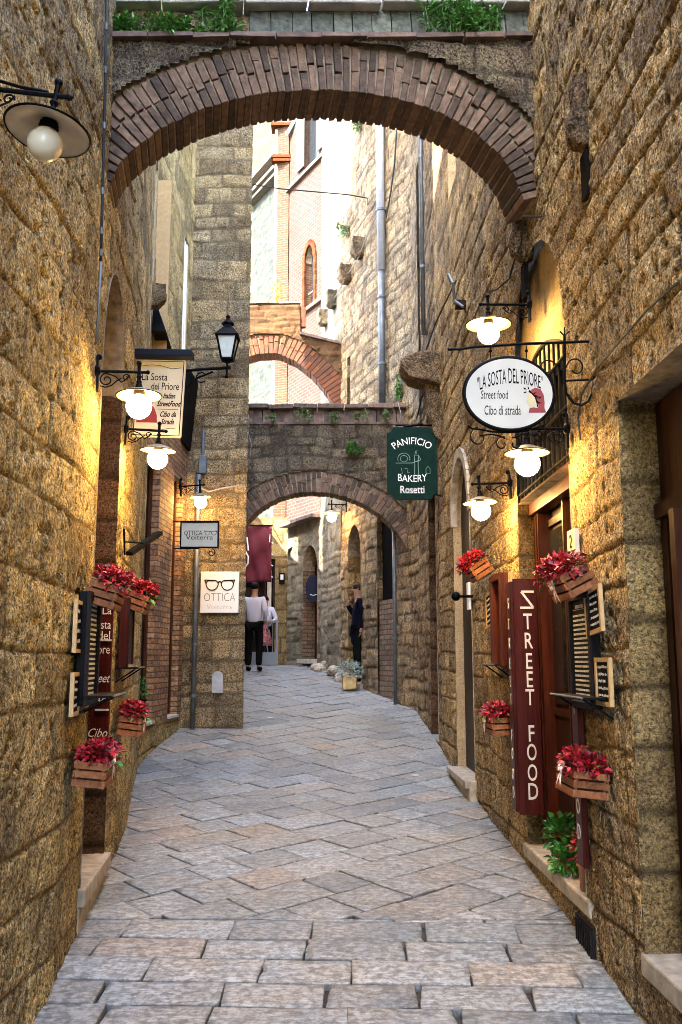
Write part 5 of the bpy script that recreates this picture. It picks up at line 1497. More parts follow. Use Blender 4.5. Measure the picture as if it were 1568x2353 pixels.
m.tube([D_(-.10 + .075 * math.cos(a), .055 + .07 * math.sin(a)) for a in np.linspace(-.3, 3.5, 14)], .004, 4)
m.tube([D_(-.10 + .045 * math.cos(a), .055 + .04 * math.sin(a)) for a in np.linspace(0, 6.28, 14)], .003, 4)
m.tube([D_(-.2, .0), D_(0, .0), D_(.07, .03)], .004, 4)
m.tube([D_(.045, .15), D_(.04, .12), D_(.055, .12), D_(.05, .15), D_(.07, .155)], .004, 4)
m.tube([D_(.03, .10), D_(.035, -.02), D_(.03, -.14)], .004, 4); m.tube([D_(.08, .10), D_(.075, -.02), D_(.08, -.14)], .004, 4); m.tube([D_(.03, .10), D_(.08, .10), D_(.11, .04), D_(.06, .02)], .004, 4)
m.tube([D_(-.13, -.06), D_(-.12, -.13), D_(-.16, -.14)], .003, 4); m.tube([D_(-.09, -.07), D_(-.05, -.07), D_(-.06, -.12), D_(-.03, -.12)], .003, 4)
m.tube([D_(.17, -.13), D_(.17, -.07), D_(.195, -.04), D_(.22, -.07), D_(.22, -.13), D_(.17, -.13)], .003, 4)
m.build('baker_drawing', simple('pale_green_line', (.18, .30, .26), .6), t)
m = MB(); ex = wx(RP, Yk) - kc.x + .02
m.tube([(-.2, 0, kh + .03), (ex, 0, kh + .03)], .012, 6); m.tube([(-.1, 0, kh + .01), (.14, 0, kh + .045)], .018, 6)
for x in (-.18, .18): m.tube([(x, 0, kh - .02), (x, 0, kh + .03)], .006, 5)
m.tube([(ex, 0, -kh * .9), (kw * .6, 0, -kh * .8)], .01, 5)
m.build('hanger', IRON, t)

# ------------------------------------------------------------------ cream restaurant board on the left
Yc = 7.0
c0 = at(366, 916, Yc); W = at(424, 916, Yc).x - at(309, 916, Yc).x; Hh = cz(366, 826, Yc) - cz(366, 1004, Yc)
t = thing('restaurant_sign', 'upright cream board lettered La Sosta del Priore Italian StreetFood under a blue grey canopy', 'hanging sign', c0, (0, 0, math.radians(-4)))
t.rotation_euler = (0, math.radians(2.2), math.radians(-3))
m = MB(); m.box((0, 0, 0), (W, .03, Hh)); m.build('panel', SIGN_C, t, bevel=.012)
m = MB(); a, c = W / 2 - .015, Hh / 2 - .015
m.tube([(-a, -.017, -c), (a, -.017, -c), (a, -.017, c), (-a, -.017, c), (-a, -.017, -c)], .004, 5)
m.tube([(-a, -.017, c - .045), (-a * .4, -.017, c - .030), (0, -.017, c - .035), (a * .5, -.017, c - .06), (a * .9, -.017, c - .05)], .002, 4)
m.tube([(-a, -.017, -c + .05), (a * .3, -.017, -c + .05), (a * .6, -.017, -c + .06), (a * .85, -.017, -c + .055)], .002, 4)
m.build('border', INK, t)
m = MB(); m.box((0, -.016, c - .02), (2 * a, .002, .05)); m.build('band', simple('ochre_band', (.50, .36, .13), .5), t)
m = MB()
m.text('La Sosta', FRONT @ T(-.045, .145, .0165), .085, xs=.74, ext=.001)
m.text('del Priore', FRONT @ T(.045, .070, .0165), .085, xs=.66, ext=.001)
m.build('lettering', INK, t)
m = MB()
for s_, z in (('Italian', .0), ('StreetFood', -.065), ('Cibo da', -.15), ('Strada', -.21)):
    m.text(s_, FRONT @ T(.08, z, .0165), .062, xs=.66, shear=.45, ext=.001, offset=.0012)
m.box((.08, -.0165, -.09), (.16, .002, .003))
m.build('script_lettering', INK_B, t)
m = MB(); m.prism([(-.165, -.20), (.0, -.20), (-.005, -.14), (-.03, -.08), (-.06, -.05), (-.05, .0), (-.06, .04), (-.10, .04), (-.13, -.0), (-.165, -.05)], FRONT @ T(0, 0, .0155), .001); m.build('red_figure', REDCL, t)
m = MB(); tp = Hh / 2 + .045
m.box((.0, -.01, tp), (W + .10, .12, .055)); m.build('sign_canopy', BLUEG, t, bevel=.006)  # canopy along the top of the sign, gives no light
m = MB(); m.tube([(-W / 2 - .12, .03, tp), (W / 2, .03, tp)], .012, 6); m.tube([(-W / 2 - .12, .03, -Hh * .3), (-W / 2, .02, -Hh * .3)], .01, 6); m.build('bracket', IRON, t)

# ------------------------------------------------------------------ optician signs
def glasses(m, M, s):
    """spectacles drawn as a closed line, width 2*s"""
    for sg in (-1, 1):
        pts = []
        for k in range(25):
            a = 2 * math.pi * k / 24
            x = .5 * math.cos(a); y = .40 * math.sin(a)
            if y > 0: y = min(y, .30)
            x *= 1.0 if y > -.1 else .93
            pts.append(M @ Vector((s * (sg * .56 + x * .9), s * y, .001)))
        m.tube(pts, .040 * s, 5)
    m.tube([M @ Vector((s * x, s * y, .001)) for x, y in ((-.14, .1), (-.08, .2), (0, .23), (.08, .2), (.14, .1))], .05 * s, 5)
    for sg in (-1, 1): m.tube([M @ Vector((s * x * sg, s * y, .001)) for x, y in ((.3, .30), (.8, .33), (1.12, .34))], .045 * s, 5); m.tube([M @ Vector((s * x * sg, s * y, .001)) for x, y in ((1.10, .34), (1.04, .2), (1.0, .05))], .04 * s, 5)
Ys = 12.74
c0 = at(505, 1361, Ys); W = at(549, 1361, Ys).x - at(461, 1361, Ys).x; Hh = cz(505, 1314, Ys) - cz(505, 1409, Ys)
t = thing('optician_sign', 'square white plate with a pair of glasses lettered OTTICA Volterra on the pier', 'wall sign', (c0.x, 12.76, c0.z))
m = MB(); m.box((0, 0, 0), (W, .05, Hh)); m.build('panel', SIGN_W, t, bevel=.006)
m = MB(); glasses(m, FRONT @ T(0, .105, .026), .19); m.build('glasses_drawing', INK_B, t)
m = MB(); m.text('OTTICA', FRONT @ T(0, -.125, .026), .165, xs=.74, ext=.001, offset=-.004); m.build('lettering', INK_B, t)
m = MB(); m.text('Volterra', FRONT @ T(0, -.235, .026), .10, xs=1.05, ext=.001, offset=-.003); m.build('small_lettering', simple('grey_lettering', (.08, .10, .08), .6), t)
Ys = 12.0
c0 = at(459, 1229, Ys); W = at(502, 1229, Ys).x - at(416, 1229, Ys).x; Hh = cz(459, 1200, Ys) - cz(459, 1258, Ys)
t = thing('hanging_optician_sign', 'small rectangular white sign lettered OTTICA Volterra jutting from the shopfront', 'hanging sign', c0)
m = MB(); m.box((0, 0, 0), (W - .02, .03, Hh - .02)); m.build('panel', SIGN_G, t)
m = MB()
for s in (-1, 1): m.box((s * W / 2, 0, 0), (.018, .05, Hh + .018)); m.box((0, 0, s * Hh / 2), (W, .048, .018))
m.build('frame', RIM, t)
m = MB(); m.text('OTTICA', FRONT @ T(-.085, -.005, .016), .085, xs=.78, ext=.001); m.text('Volterra', FRONT @ T(0, -.065, .016), .09, xs=1.18, ext=.001); m.build('lettering', simple('green_black_lettering', (.02, .05, .03), .6), t)
m = MB(); glasses(m, FRONT @ T(.148, .025, .016), .075); m.build('glasses_drawing', INK, t)
m = MB(); ex = wx(LP, Ys) - c0.x
m.tube([(ex, 0, Hh / 2 + .015), (W / 2, 0, Hh / 2 + .015)], .008, 5); m.tube([(ex, 0, -Hh / 2 - .015), (0, 0, -Hh / 2 - .015)], .008, 5)
m.tube([(.16 + .055 * (1 - .7 * k / 20) * math.cos(a), 0, -Hh / 2 - .07 + .055 * (1 - .7 * k / 20) * math.sin(a)) for k, a in enumerate(np.linspace(1.4, -5.8, 21))], .007, 5)
m.build('bracket', IRON, t)

# ------------------------------------------------------------------ banner
c0 = at(592, 1208, 20.9); zb_ = cz(592, 1338, 20.9)
t = thing('hanging_banner', 'burgundy cloth banner with white stroke lettering above the corner shop door', 'banner', (at(625, 1208, 20.9).x, 20.9, c0.z))
W = 1.35; Hh = c0.z - zb_
v, f = [], []
for j in range(21):
    for i in range(31):
        x = -W * i / 30; z = -Hh * j / 20
        v.append((x, .035 * math.sin(i * .9 + j * .35) * (.3 + j / 20) + .02 * math.sin(i * .3 - j * .5), z + .012 * math.sin(i * .5)))
for j in range(20):
    for i in range(30):
        a = j * 31 + i; f.append((a, a + 1, a + 32, a + 31))
m = MB(); m.v = v; m.f = f; m.c = [.5] * len(v)
o = m.build('cloth', CANVAS, t, smooth=True); so = o.modifiers.new('s', 'SOLIDIFY'); so.thickness = .01
m = MB()
def bp(px, py): p = at(px, py, 20.86); return p - Vector(t.location)
m.tube([bp(558, 1238), bp(564, 1233), bp(568, 1236), bp(571, 1265)], .018, 5); m.tube([bp(565, 1268), bp(571, 1280), bp(570, 1295), bp(562, 1305)], .018, 5)
m.tube([bp(559, 1238), bp(560, 1246)], .014, 5); m.tube([bp(621, 1228), bp(620, 1246)], .010, 5)
m.build('stroke_lettering', WHITEP, t)
m = MB(); m.tube([(.02, 0, .01), (-W, 0, .01)], .015, 6); m.tube([(-.1, 0, .01), (-.05, .5, .08)], .012, 6); m.tube([(-1.2, 0, .01), (-1.2, .6, .08)], .012, 6); m.build('pole', IRON, t)
for k in range(5):
    m = MB(); m.tube([(.0, 0, -Hh * (k + .5) / 5), (.04, .0, -Hh * (k + .5) / 5 - .02)], .012, 5); m.build('tie', WHITEP, t)

# gate at the shop door
t = thing('shop_gate', 'low grey metal gate with a pale panel at the corner shop door', 'gate', (-1.72, 20.5, float(gz(20.5))))
m = MB()
for x in (-.28, .30): m.box((x, 0, .5), (.04, .04, 1.0))
for z in (.12, .28, .98): m.box((0, 0, z), (.6, .03, .03))
m.tube([(-.16, 0, .28), (-.12, 0, .5), (-.17, 0, .7), (-.12, 0, .96)], .014, 6); m.tube([(.10, 0, .28), (.06, 0, .5), (.11, 0, .7), (.06, 0, .96)], .014, 6); m.tube([(.2, 0, .28), (.2, 0, .96)], .012, 6)
m.build('frame', GREYM, t); m = MB(); m.box((0, .0, .2), (.56, .012, .14)); m.box((0, 0, .06), (.56, .012, .1)); m.build('panel', GREYM, t)

# ------------------------------------------------------------------ pipes and cables
def pipe(name, label, pts, r, mat, cat='pipe', clamps=0):
    p0 = Vector(pts[0]); t = thing(name, label, cat, p0)
    m = MB(); m.tube([Vector(p) - p0 for p in pts], r, 8 if r > .01 else 6); m.build('run', mat, t, smooth=True)
    P_ = [Vector(p) - p0 for p in pts]
    for k in range(clamps):
        s = (k + .6) / clamps * (len(P_) - 1); i = min(int(s), len(P_) - 2); c = P_[i].lerp(P_[i + 1], s - i)
        d = (P_[i + 1] - P_[i]).normalized()
        m = MB(); m.tube([c - d * .02, c + d * .02], r * 1.25, 8); m.build('clamp', ZINC, t)
    return t
def cable(label, pts, r=.006, mat=None):
    o = MB(); o.tube(pts, r, 5); ob = o.build('cable', mat or CABLE, None); return prop(ob, label, 'cable', 'cables along the walls')
def rw(px, py, off=.03):
    """the point of the right wall seen at a photograph point"""
    a, b_ = ray(px, py); best = None
    for k in range(600):
        Y = 3 + k * .03
        if a * Y >= wx(RP, Y): return Vector((wx(RP, Y) - off, Y, b_ * Y))
    return at(px, py, 19)
def lw(px, py, off=.03):
    a, b_ = ray(px, py)
    for k in range(400):
        Y = 3 + k * .03
        if a * Y <= wx(LP, Y): return Vector((wx(LP, Y) + off, Y, b_ * Y))
    return at(px, py, 12.8)
q = rw(888, 700)
pipe('downpipe', 'pale grey downpipe on the right wall ending at the middle arch, upper half whiter', [(q.x - .05, q.y, 4.35), (q.x - .05, q.y, 6.8)], .06, ZINC, clamps=2)
pipe('pale_downpipe', 'wide white downpipe running down to the grey pipe on the right wall', [(q.x - .05, q.y, 6.8), (q.x - .05, q.y, 12.5)], .075, WHPIPE, clamps=3)
q = rw(985, 700); pipe('thin_downpipe', 'thin grey downpipe right of the pale blocked slot', [(q.x - .04, q.y, 4.4), (q.x - .04, q.y, 11)], .03, ZINC, clamps=4)
q = rw(918, 1400); pipe('low_downpipe', 'thin dark pipe beside the brick infill under the middle arch', [(q.x - .04, q.y, float(gz(q.y))), (q.x - .04, q.y, 2.8)], .03, ZINC, clamps=2)
zz = cz(447, 1672, 12.7); pipe('pier_downpipe', 'grey downpipe at the left corner of the stone pier', [(at(449, 1400, 12.7).x, 12.72, zz), (at(449, 1400, 12.7).x, 12.72, 2.6)], .035, ZINC, clamps=5)
q = lw(222, 600); pipe('left_conduit', 'thick dark conduit down the left wall beneath the near arch', [lw(237, 0, .02), lw(233, 200, .02), lw(222, 500, .03), lw(218, 600, .03)], .009, CABLE, clamps=6)
pipe('left_thin_conduit', 'thin grey conduit low on the left wall beside the near arch', [lw(218, 600), lw(214, 700), lw(208, 790)], .008, ZINC)
cable('thin cable slanting down the near right wall towards the oval sign', [rw(1568, 650, .015), rw(1500, 710, .015), rw(1440, 780, .015), rw(1380, 850, .015), rw(1345, 905, .015), rw(1338, 960, .015), rw(1342, 1010, .015)])
cable('black cable hanging between the tall right building and the pier', [at(560, 420, 14.0), at(640, 433, 14.6), at(720, 440, 15.2), at(800, 447, 15.8), at(845, 455, 16.1), rw(850, 470, .03)], .012)
cable('loose cable under the corbels of the tall right building', [rw(772, 690, .05), rw(800, 640, .05), rw(835, 590, .08), rw(860, 520, .05), rw(880, 480, .05)], .012, CABLE_G)
cable('dark twin cable high on the tall right building', [rw(893, 500, .04), rw(905, 440, .04), rw(912, 380, .04), rw(918, 290, .04)], .014)
cable('dark cable curving up beside the big bracket stone', [rw(965, 960, .04), rw(985, 880, .04), rw(990, 800, .05), rw(1010, 740, .04), rw(1040, 680, .04), rw(1058, 645, .04)], .010)
cable('bent cable with a hook below the near corbel on the right', [rw(1268, 497, .06), rw(1255, 497, .14), rw(1225, 560, .08), rw(1195, 600, .04), rw(1185, 640, .04), rw(1160, 665, .06), rw(1145, 672, .08)], .007)
cable('thin cable crossing the stone pier under the lantern', [at(455, 1118, 12.74), at(480, 1130, 12.74), at(510, 1122, 12.74), at(545, 1116, 12.74), at(562, 1118, 12.74)], .010, CABLE_G)
cable('pale wires falling over the left end of the middle arch', [at(566, 930, 14.4), at(572, 960, 14.3), at(570, 990, 14.4), at(578, 1020, 14.45), at(575, 1050, 14.5)], .006, CABLE_G)
cable('pale wires falling over the right end of the middle arch', [at(915, 925, 14.4), at(922, 950, 14.35), at(918, 970, 14.4), at(924, 985, 14.5)], .006, CABLE_G)
t = thing('wall_hook', 'curved grey metal hook with a dark foot on the right wall above the bracket stone', 'hook', rw(1070, 700, .05))
m = MB(); q0 = Vector(t.location); m.tube([rw(1062, 645, .12) - q0, rw(1068, 630, .16) - q0, rw(1074, 650, .14) - q0, rw(1073, 690, .12) - q0, rw(1080, 705, .06) - q0], .014, 6); m.build('rod', ZINC, t)
m = MB(); m.box((.0, 0, 0), (.1, .12, .06)); m.build('foot', IRON_W, t)
t = thing('junction_box', 'grey box and short pipe on the stone pier beside the lamp', 'junction box', (at(466, 1068, 12.74).x, 12.75, cz(466, 1068, 12.74)))
m = MB(); m.box((0, 0, 0), (.11, .08, .26)); m.build('box', ZINC, t, bevel=.01); m = MB(); m.tube([(0, 0, .12), (0, 0, .5)], .022, 7); m.build('stub_pipe', ZINC, t)
t = thing('wall_plate_bracket', 'small dark slanted plate on a stay high on the left wall past the doorway', 'bracket', lw(285, 1258, .05))
q0 = Vector(t.location); m = MB(); m.bar(lw(278, 1272, .06) - q0, lw(305, 1225, .22) - q0, .05, .03); m.build('plate', IRON, t); m = MB(); m.tube([lw(275, 1215, .03) - q0, lw(277, 1275, .03) - q0], .008, 5); m.tube([lw(276, 1245, .03) - q0, lw(292, 1248, .14) - q0], .006, 5); m.build('stay', IRON, t)
for i, (px_, py_) in enumerate(((620, 1652), (672, 1660), (735, 1660), (955, 1785))):
    Yq = 12.2 if py_ < 1700 else 10.3
    a, b_ = ray(px_, py_)
    for k in range(400):
        Yq = 8 + k * .02
        if b_ * Yq >= float(gz(Yq)) - .0 and False: break
        if b_ * Yq <= float(gz(Yq)) : break
    pt = Vector((a * Yq, Yq, float(gz(Yq)) + .012))
    m = MB(); m.prism([(-.035, -.02), (.02, -.03), (.045, .0), (.01, .03), (-.03, .02)], Matrix.Translation(pt), .003)
    o = m.build('paper_scrap', WHITEP); prop(o, 'small white paper scrap on the paving, ' + ('nearest the pier', 'just right of the scrap by the pier', 'in the middle of the lane', 'near the right wall')[i], 'litter', 'paper scraps on the paving')

# ------------------------------------------------------------------ plants
def weed(label, c, rad, n, L, w, mat=LEAF, name='wall_plant', tall=0, cat='plant', group='weeds growing on the arches and walls'):
    t = thing(name, label, cat, c, group=group)
    f = MB(); s = MB()
    ns = max(4, n // 45)
    for k in range(ns):
        a = R.uniform(0, 6.28); rr = R.uniform(.2, 1)
        p = Vector((rad[0] * rr * math.cos(a), rad[1] * rr * math.sin(a), 0)); tip = p * 1.15 + Vector((0, 0, rad[2] * R.uniform(.6, 1.3) + tall * R.random()))
        s.tube([(p.x * .6, p.y * .6, -.02), p.lerp(tip, .5) + Vector((R.uniform(-.01, .01), 0, 0)), tip], .0025, 4)
        for j in range(n // ns):
            q = p.lerp(tip, R.uniform(.1, 1.02)); d = Vector((R.uniform(-1, 1), R.uniform(-1, 1), R.uniform(-.5, .7)))
            f.tint = R.random(); f.leaf(q + d * R.uniform(0, rad[0] * .25), d, Vector((R.uniform(-.5, .5), R.uniform(-.5, .5), 1)), L * R.uniform(.6, 1.3), w * R.uniform(.7, 1.2), R.uniform(0, .6))
    s.build('stems', LEAF_T, t); f.build('leaves', mat, t)
    return t
M1 = ARCH1
def on1(px, zoff=.05, out=-.03):
    a, b_ = ray(px, 85); A = M1.translation; dd = M1.to_3x3() @ Vector((1, 0, 0)); dd.z = 0; dd.normalize(); nn = Vector((dd.y, -dd.x, 0))
    rd = Vector((a, 1, 0)); A2 = Vector((A.x, A.y, 0)); tt = A2.dot(nn) / rd.dot(nn); u = (rd * tt - A2).dot(dd)
    return M1 @ Vector((u, out, zt1 + zoff))
weed('low leafy green plant spreading along the left ledge of the near arch', on1(330), (.20, .05, .10), 620, .035, .022)
weed('low green plant beside the spreading one on the near arch, middle of the left ledge', on1(425), (.10, .05, .085), 300, .035, .022)
weed('taller fern with an upright shoot on the left part of the near arch ledge', on1(500), (.12, .05, .15), 420, .045, .014, tall=.12)
weed('large feathery green bush on the right part of the near arch ledge', on1(1040), (.20, .07, .20), 900, .05, .014, tall=.08)
weed('smaller feathery bush at the right end of the near arch ledge', on1(1120), (.10, .05, .15), 380, .045, .013, tall=.05)
for i, (px_, r_, l_) in enumerate(((620, .12, 'leftmost'), (692, .14, 'second from the left'), (770, .14, 'in the middle'), (830, .16, 'fourth from the left'), (893, .13, 'rightmost'))):
    p = at(px_, 968, 14.45); weed('small clump of pale weeds on the middle arch ledge, ' + l_, (p.x, 14.45, zt2 + .03), (r_, .05, r_ * .9), 200, .04, .02, LEAF_T, tall=.08 if i in (1, 4) else 0)
p = at(812, 1040, 14.5); weed('dark green tuft rooted in the stones of the middle arch', (p.x, 14.52, p.z), (.16, .10, .14), 260, .07, .035, LEAF)
p = at(915, 880, 14.6); weed('lone sprig with a bright leafy head standing on the right end of the middle arch', (p.x, 14.7, p.z - .25), (.06, .05, .38), 120, .06, .04, LEAF_B)
p = rw(832, 290, .08); weed('weed hanging at the top of the tall right building', (p.x, p.y, p.z - .1), (.25, .1, .35), 160, .12, .05, LEAF_T)
p = at(640, 700, 17.9); weed('dry weed on top of the orange arch', (p.x, 17.95, p.z + .05), (.12, .08, .35), 130, .08, .03, simple('dry_yellow_leaves', (.38, .36, .08), .7, tint=.4), tall=.35)
p = rw(803, 520, .1); weed('yellow green weed on the sunny edge of the tall right building', (p.x, p.y, p.z - .2), (.15, .1, .30), 120, .09, .04, LEAF_T)
p = rw(1075, 1842, .06); weed('tiny green weed at the foot of the right wall', (p.x, p.y, float(gz(p.y)) + .01), (.07, .05, .04), 90, .03, .018, LEAF_B)
def pot(mb, c, r0, r1, h):
    mb.lathe([(0, 0), (r0, 0), (r1, h), (r1 + .008, h), (r1 + .008, h - .02), (r1 - .01, h - .015), (0, h - .015)], c, 18)
p = wp(5.95, -1.268, .08)
t = thing('basil_pot', 'potted basil with big bright leaves on the step of the red door', 'potted plant', p)
m = MB(); pot(m, (0, 0, 0), .045, .06, .10); m.build('pot', POT_T, t, smooth=True)
m = MB(); leaf_cloud(m, (-.02, -.03, .19), (.10, .12, .11), 240, .06, .044); leaf_cloud(m, (-.05, -.20, .08), (.08, .10, .09), 140, .055, .04); m.build('leaves', LEAF_B, t)
p = wp(5.36, -1.268, .04)
t = thing('red_flower_pot', 'slim terracotta pot of red flowers on the step right of the basil', 'potted plant', p)
m = MB(); pot(m, (0, 0, 0), .035, .045, .15); m.build('pot', POT_T, t, smooth=True)
m = MB(); leaf_cloud(m, (0, 0, .23), (.065, .065, .10), 160, .045, .028); m.build('red_flowers', RED, t)
p = wl(10.55, -.72, .08)
t = thing('window_plant', 'round green bush in a black pot on the brick shop window sill', 'potted plant', p)
m = MB(); pot(m, (0, 0, 0), .10, .13, .28); m.build('pot', RIM, t, smooth=True)
m = MB(); leaf_cloud(m, (0, 0, .38), (.15, .15, .16), 420, .045, .018); m.build('leaves', LEAF_B, t)
a, b_ = ray(812, 1545); Yq = 16.2
p = Vector((wx(RP, 16.3) - .28, 16.3, float(gz(16.3)) + .01))
t = thing('silver_leaf_planter', 'ochre planter of silvery foliage outside the doorway of the person in black', 'potted plant', p)
m = MB(); m.box((0, 0, .12), (.26, .26, .24), None, .02); m.build('pot', POT, t, bevel=.02)
m = MB(); leaf_cloud(m, (0, 0, .32), (.22, .18, .16), 480, .07, .022); m.build('leaves', LEAF_S, t)
p = at(690, 1528, 19.2)
for k, (px_, Yb_) in enumerate(((742, 18.9), (770, 17.9), (790, 17.3))):
    x = wx(RP, Yb_) - .10
    m = MB()
    for j in range(5): m.ball((x + R.uniform(-.14, .1), Yb_ + R.uniform(-.25, .25), float(gz(Yb_)) + R.uniform(.02, .16)), R.uniform(.07, .15), 9, 6, (1, 1, .8))
    o = m.build('rubble_heap', simple('rubble_rock%d' % k, (.30, .26, .20), .9, bump=.8, bscale=30, var=.5)); prop(o, ('pile of rounded stones at the bend beside the low house', 'pile of rounded stones at the foot of the pale house end', 'pile of rounded stones just beyond the silver planter')[k], 'stones', 'stones heaped along the far wall foot')

# ------------------------------------------------------------------ people
def skinned(verts, edges, radii, levels=1):
    me = bpy.data.meshes.new('s'); me.from_pydata(verts, edges, [])
    o = bpy.data.objects.new('s', me); COL.objects.link(o)
    sk = o.modifiers.new('sk', 'SKIN'); sk.use_smooth_shade = True
    for i, r in enumerate(radii):
        me.skin_vertices[0].data[i].radius = r if isinstance(r, tuple) else (r, r)
    me.skin_vertices[0].data[0].use_root = True
    sb = o.modifiers.new('sb', 'SUBSURF'); sb.levels = levels; sb.render_levels = levels
    dg = bpy.context.evaluated_depsgraph_get(); dg.update()
    out = bpy.data.meshes.new_from_object(o.evaluated_get(dg))
    bpy.data.objects.remove(o)
    return out
def ellipsoid_mesh(c, r, n=16, m_=10, cut=None, rot=None):
    mb = MB(); mb.ball((0, 0, 0), 1, n, m_, r)
    if rot: mb.v = [tuple(rot @ Vector(p)) for p in mb.v]
    mb.v = [(p[0] + c[0], p[1] + c[1], p[2] + c[2]) for p in mb.v]
    return mb
def person(label, loc, facing, h, shirt, legs, hair, pose, group=None, sleeves=True, skirt=None, coat=False):
    """facing: 0 looks towards -Y; local frame: front is -Y"""
    s = h / 1.78
    t = thing('person', label, 'person', loc, (0, 0, facing), scale=s)
    sh = pose.get('sh', {})
    V = dict(pel=(0, 0, .95), wa=(0, .01, 1.08), ch=(0, .0, 1.30), nk=(0, .01, 1.47), hd0=(0, -.01, 1.56), hd=(0, -.02, 1.66), hd1=(0, -.01, 1.73),
             sl=(.18, .01, 1.43), el=(.24, .03, 1.16), wl=(.22, -.10, .93), hl=(.22, -.13, .86), sr=(-.18, .01, 1.43), er=(-.24, .03, 1.16), wr=(-.22, -.10, .93), hr=(-.22, -.13, .86),
             tl=(.10, 0, .90), kl=(.11, -.02, .50), al=(.11, .03, .09), fl=(.12, -.13, .035), tr=(-.10, 0, .90), kr=(-.11, -.02, .50), ar=(-.11, .03, .09), fr=(-.12, -.13, .035))
    V.update(pose.get('v', {}))
    ks = list(V); idx = {k: i for i, k in enumerate(ks)}
    E = [('pel', 'wa'), ('wa', 'ch'), ('ch', 'nk'), ('nk', 'hd0'), ('hd0', 'hd'), ('hd', 'hd1'), ('ch', 'sl'), ('sl', 'el'), ('el', 'wl'), ('wl', 'hl'), ('ch', 'sr'), ('sr', 'er'), ('er', 'wr'), ('wr', 'hr'),
         ('pel', 'tl'), ('tl', 'kl'), ('kl', 'al'), ('al', 'fl'), ('pel', 'tr'), ('tr', 'kr'), ('kr', 'ar'), ('ar', 'fr')]
    Rd = dict(pel=(.15, .11), wa=(.13, .095), ch=(.155, .11), nk=.055, hd0=(.065, .075), hd=(.076, .09), hd1=(.06, .075), sl=.058, el=.042, wl=.028, hl=(.034, .02), sr=.058, er=.042, wr=.028, hr=(.034, .02),
              tl=.085, kl=.058, al=.042, fl=.035, tr=.085, kr=.058, ar=.042, fr=.035)
    me = skinned([V[k] for k in ks], [(idx[a], idx[b]) for a, b in E], [Rd[k] for k in ks], 2)
    body = mesh_obj('body', me, SKIN, t)
    def fingers(wk, hk):
        w_, h_ = Vector(V[wk]), Vector(V[hk]); d = (h_ - w_).normalized(); sd = d.cross(Vector((0, 1, .3))).normalized()
        f = MB()
        for k, (o_, l_) in enumerate(((-.024, .058), (-.008, .070), (.008, .066), (.024, .050))):
            p = h_ + sd * o_ + d * .005; f.tube([p, p + d * l_ * .55, p + d * l_ + Vector((0, -.01, 0))], [.0085, .008, .006], 6)
        p = w_.lerp(h_, .5) + sd * -.028; f.tube([p, p - sd * .022 + d * .02, p - sd * .028 + d * .05], [.010, .009, .007], 6)
        f.build('fingers', SKIN, t, smooth=True)
    fingers('wl', 'hl'); fingers('wr', 'hr')
    # face
    hdv = Vector(V['hd']); hr_ = pose.get('head_turn', 0); q = Matrix.Rotation(hr_, 3, 'Z')
    f = MB()
    f.add([hdv + q @ Vector(p) for p in ((0, -.088, .02), (-.014, -.083, -.022), (.014, -.083, -.022), (0, -.108, -.018))], [(0, 1, 3), (0, 3, 2), (1, 2, 3)])
    for sx in (-1, 1): f.v += [tuple(hdv + q @ Vector((sx * .078, .0, 0)) + Vector(p)) for p in ((0, -.01, -.02), (sx * .012, .012, -.01), (sx * .014, .014, .018), (0, -.008, .02))]; n0 = len(f.v) - 4; f.f.append((n0, n0 + 1, n0 + 2, n0 + 3)); f.c += [.5] * 4
    f.build('nose_and_ears', SKIN, t)
    f = MB()
    for sx in (-1, 1): f.ball(hdv + q @ Vector((sx * .03, -.082, .012)), .009, 8, 6)
    f.build('eyes', INK, t); f = MB(); f.ball(hdv + q @ Vector((0, -.082, -.045)), 1, 8, 6, (.022, .008, .006)); f.build('mouth', REDCL, t)
    hm = ellipsoid_mesh((0, 0, 0), (.088, .100, .082), 18, 12)
    hm.v = [tuple(hdv + q @ (Vector(p) + Vector((R.uniform(-.004, .004), .018 + R.uniform(-.004, .004), .035 + R.uniform(-.004, .006))))) for p in hm.v]
    hm.build('hair', hair, t, smooth=True)
    # shirt
    ck = ['wa0', 'wa', 'ch', 'nk', 'sl', 'el', 'wl', 'sr', 'er', 'wr']
    VV = dict(V); VV['wa0'] = (V['pel'][0], V['pel'][1], (.58 if coat else .90)); VV['nk'] = tuple(Vector(V['nk']) + Vector((0, 0, -.03)))
    RR = dict(Rd); RR.update(wa0=(.21, .17) if coat else (.175, .135), wa=(.165, .13) if not coat else (.19, .15), ch=(.175, .13), nk=.065, sl=.075, el=.058, wl=.044, sr=.075, er=.058, wr=.044)
    ii = {k: i for i, k in enumerate(ck)}
    E2 = [('wa0', 'wa'), ('wa', 'ch'), ('ch', 'nk'), ('ch', 'sl'), ('sl', 'el'), ('el', 'wl'), ('ch', 'sr'), ('sr', 'er'), ('er', 'wr')]
    me = skinned([VV[k] for k in ck], [(ii[a], ii[b]) for a, b in E2], [RR[k] for k in ck], 2)
    mesh_obj('shirt' if not coat else 'coat', me, shirt, t)
    if skirt is not None:
        m = MB(); m.lathe([(.13, 1.06), (.16, .92), (.19, .65), (.20, .50), (.19, .50), (.15, .9)], (0, 0, 0), 20); m.build('skirt', skirt, t, smooth=True)
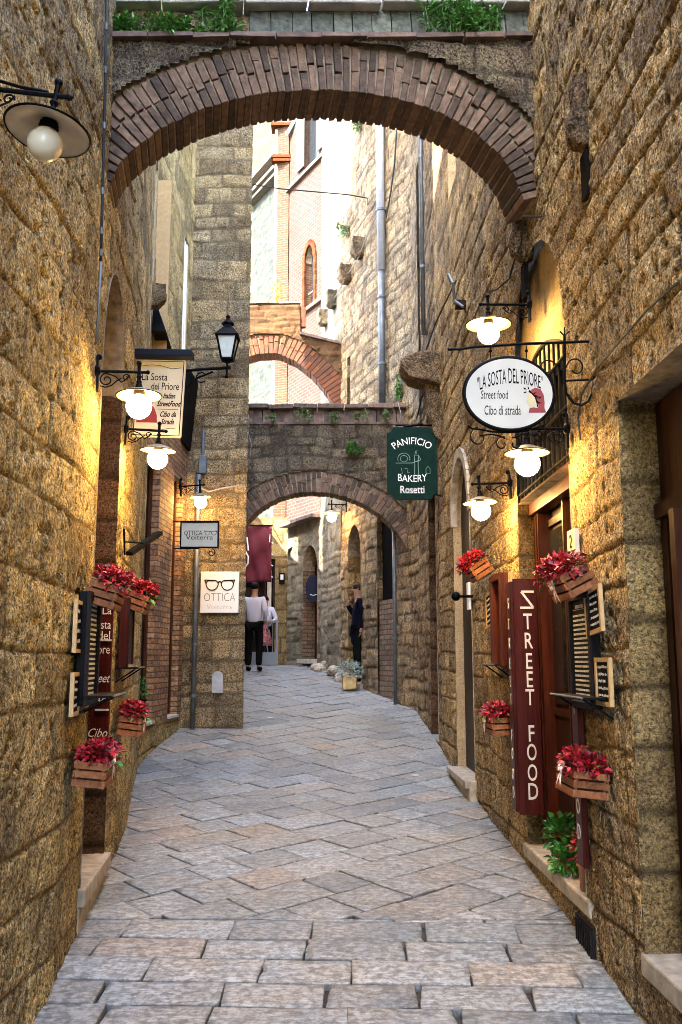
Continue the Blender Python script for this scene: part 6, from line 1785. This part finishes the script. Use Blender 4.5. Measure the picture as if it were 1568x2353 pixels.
    lk = ['pel', 'tl', 'kl', 'al', 'tr', 'kr', 'ar']; RR.update(pel=(.155, .115), tl=.10, kl=.080, al=.068, tr=.10, kr=.080, ar=.068); ii = {k: i for i, k in enumerate(lk)}
    me = skinned([V[k] for k in lk], [(ii[a], ii[b]) for a, b in (('pel', 'tl'), ('tl', 'kl'), ('kl', 'al'), ('pel', 'tr'), ('tr', 'kr'), ('kr', 'ar'))], [RR[k] for k in lk], 2)
    mesh_obj('trousers', me, legs, t)
    for a, f_ in (('al', 'fl'), ('ar', 'fr')):
        m = MB(); a_, b_ = Vector(V[a]), Vector(V[f_]); c = (a_ + b_) / 2; m.ball((c.x, c.y + .01, .045), 1, 12, 8, (.048, .125, .05)); m.build('shoe', BLACKC, t, smooth=True)
    return t
Yw = 18.8; xw = at(583, 1540, Yw).x
person('person in a white shirt and black trousers seen from behind at the shop door', (xw, Yw, float(gz(Yw)) + .01), math.radians(172), 1.80, SHIRT, BLACKC, HAIR,
       dict(v=dict(el=(.235, .05, 1.17), wl=(.20, -.08, .98), hl=(.19, -.14, .93), er=(-.235, .05, 1.17), wr=(-.19, -.10, 1.0), hr=(-.17, -.16, .97))))
person('person in a white top and red floral clothing leaning on the shop gate', (at(609, 1540, 20.75).x, 20.75, float(gz(20.75)) + .0), math.radians(-10), 1.56, SHIRT, BLACKC, HAIR,
       dict(head_turn=.3, v=dict(el=(.30, -.06, 1.16), wl=(.16, -.18, 1.08), hl=(.10, -.21, 1.08), er=(-.28, -.05, 1.18), wr=(-.15, -.18, 1.10), hr=(-.09, -.21, 1.10))), skirt=FLORAL)
Yd = 16.72
person('person in dark clothes standing in the arched doorway, one hand raised to the mouth', (at(822, 1500, Yd).x + .02, Yd, -.38), math.radians(-85), 1.78, NAVY, BLACKC, HAIR_B,
       dict(v=dict(er=(-.20, -.05, 1.17), wr=(-.06, -.20, 1.38), hr=(-.02, -.17, 1.46), el=(.20, .06, 1.16), wl=(.20, .03, .93), hl=(.20, .01, .86))), coat=True)
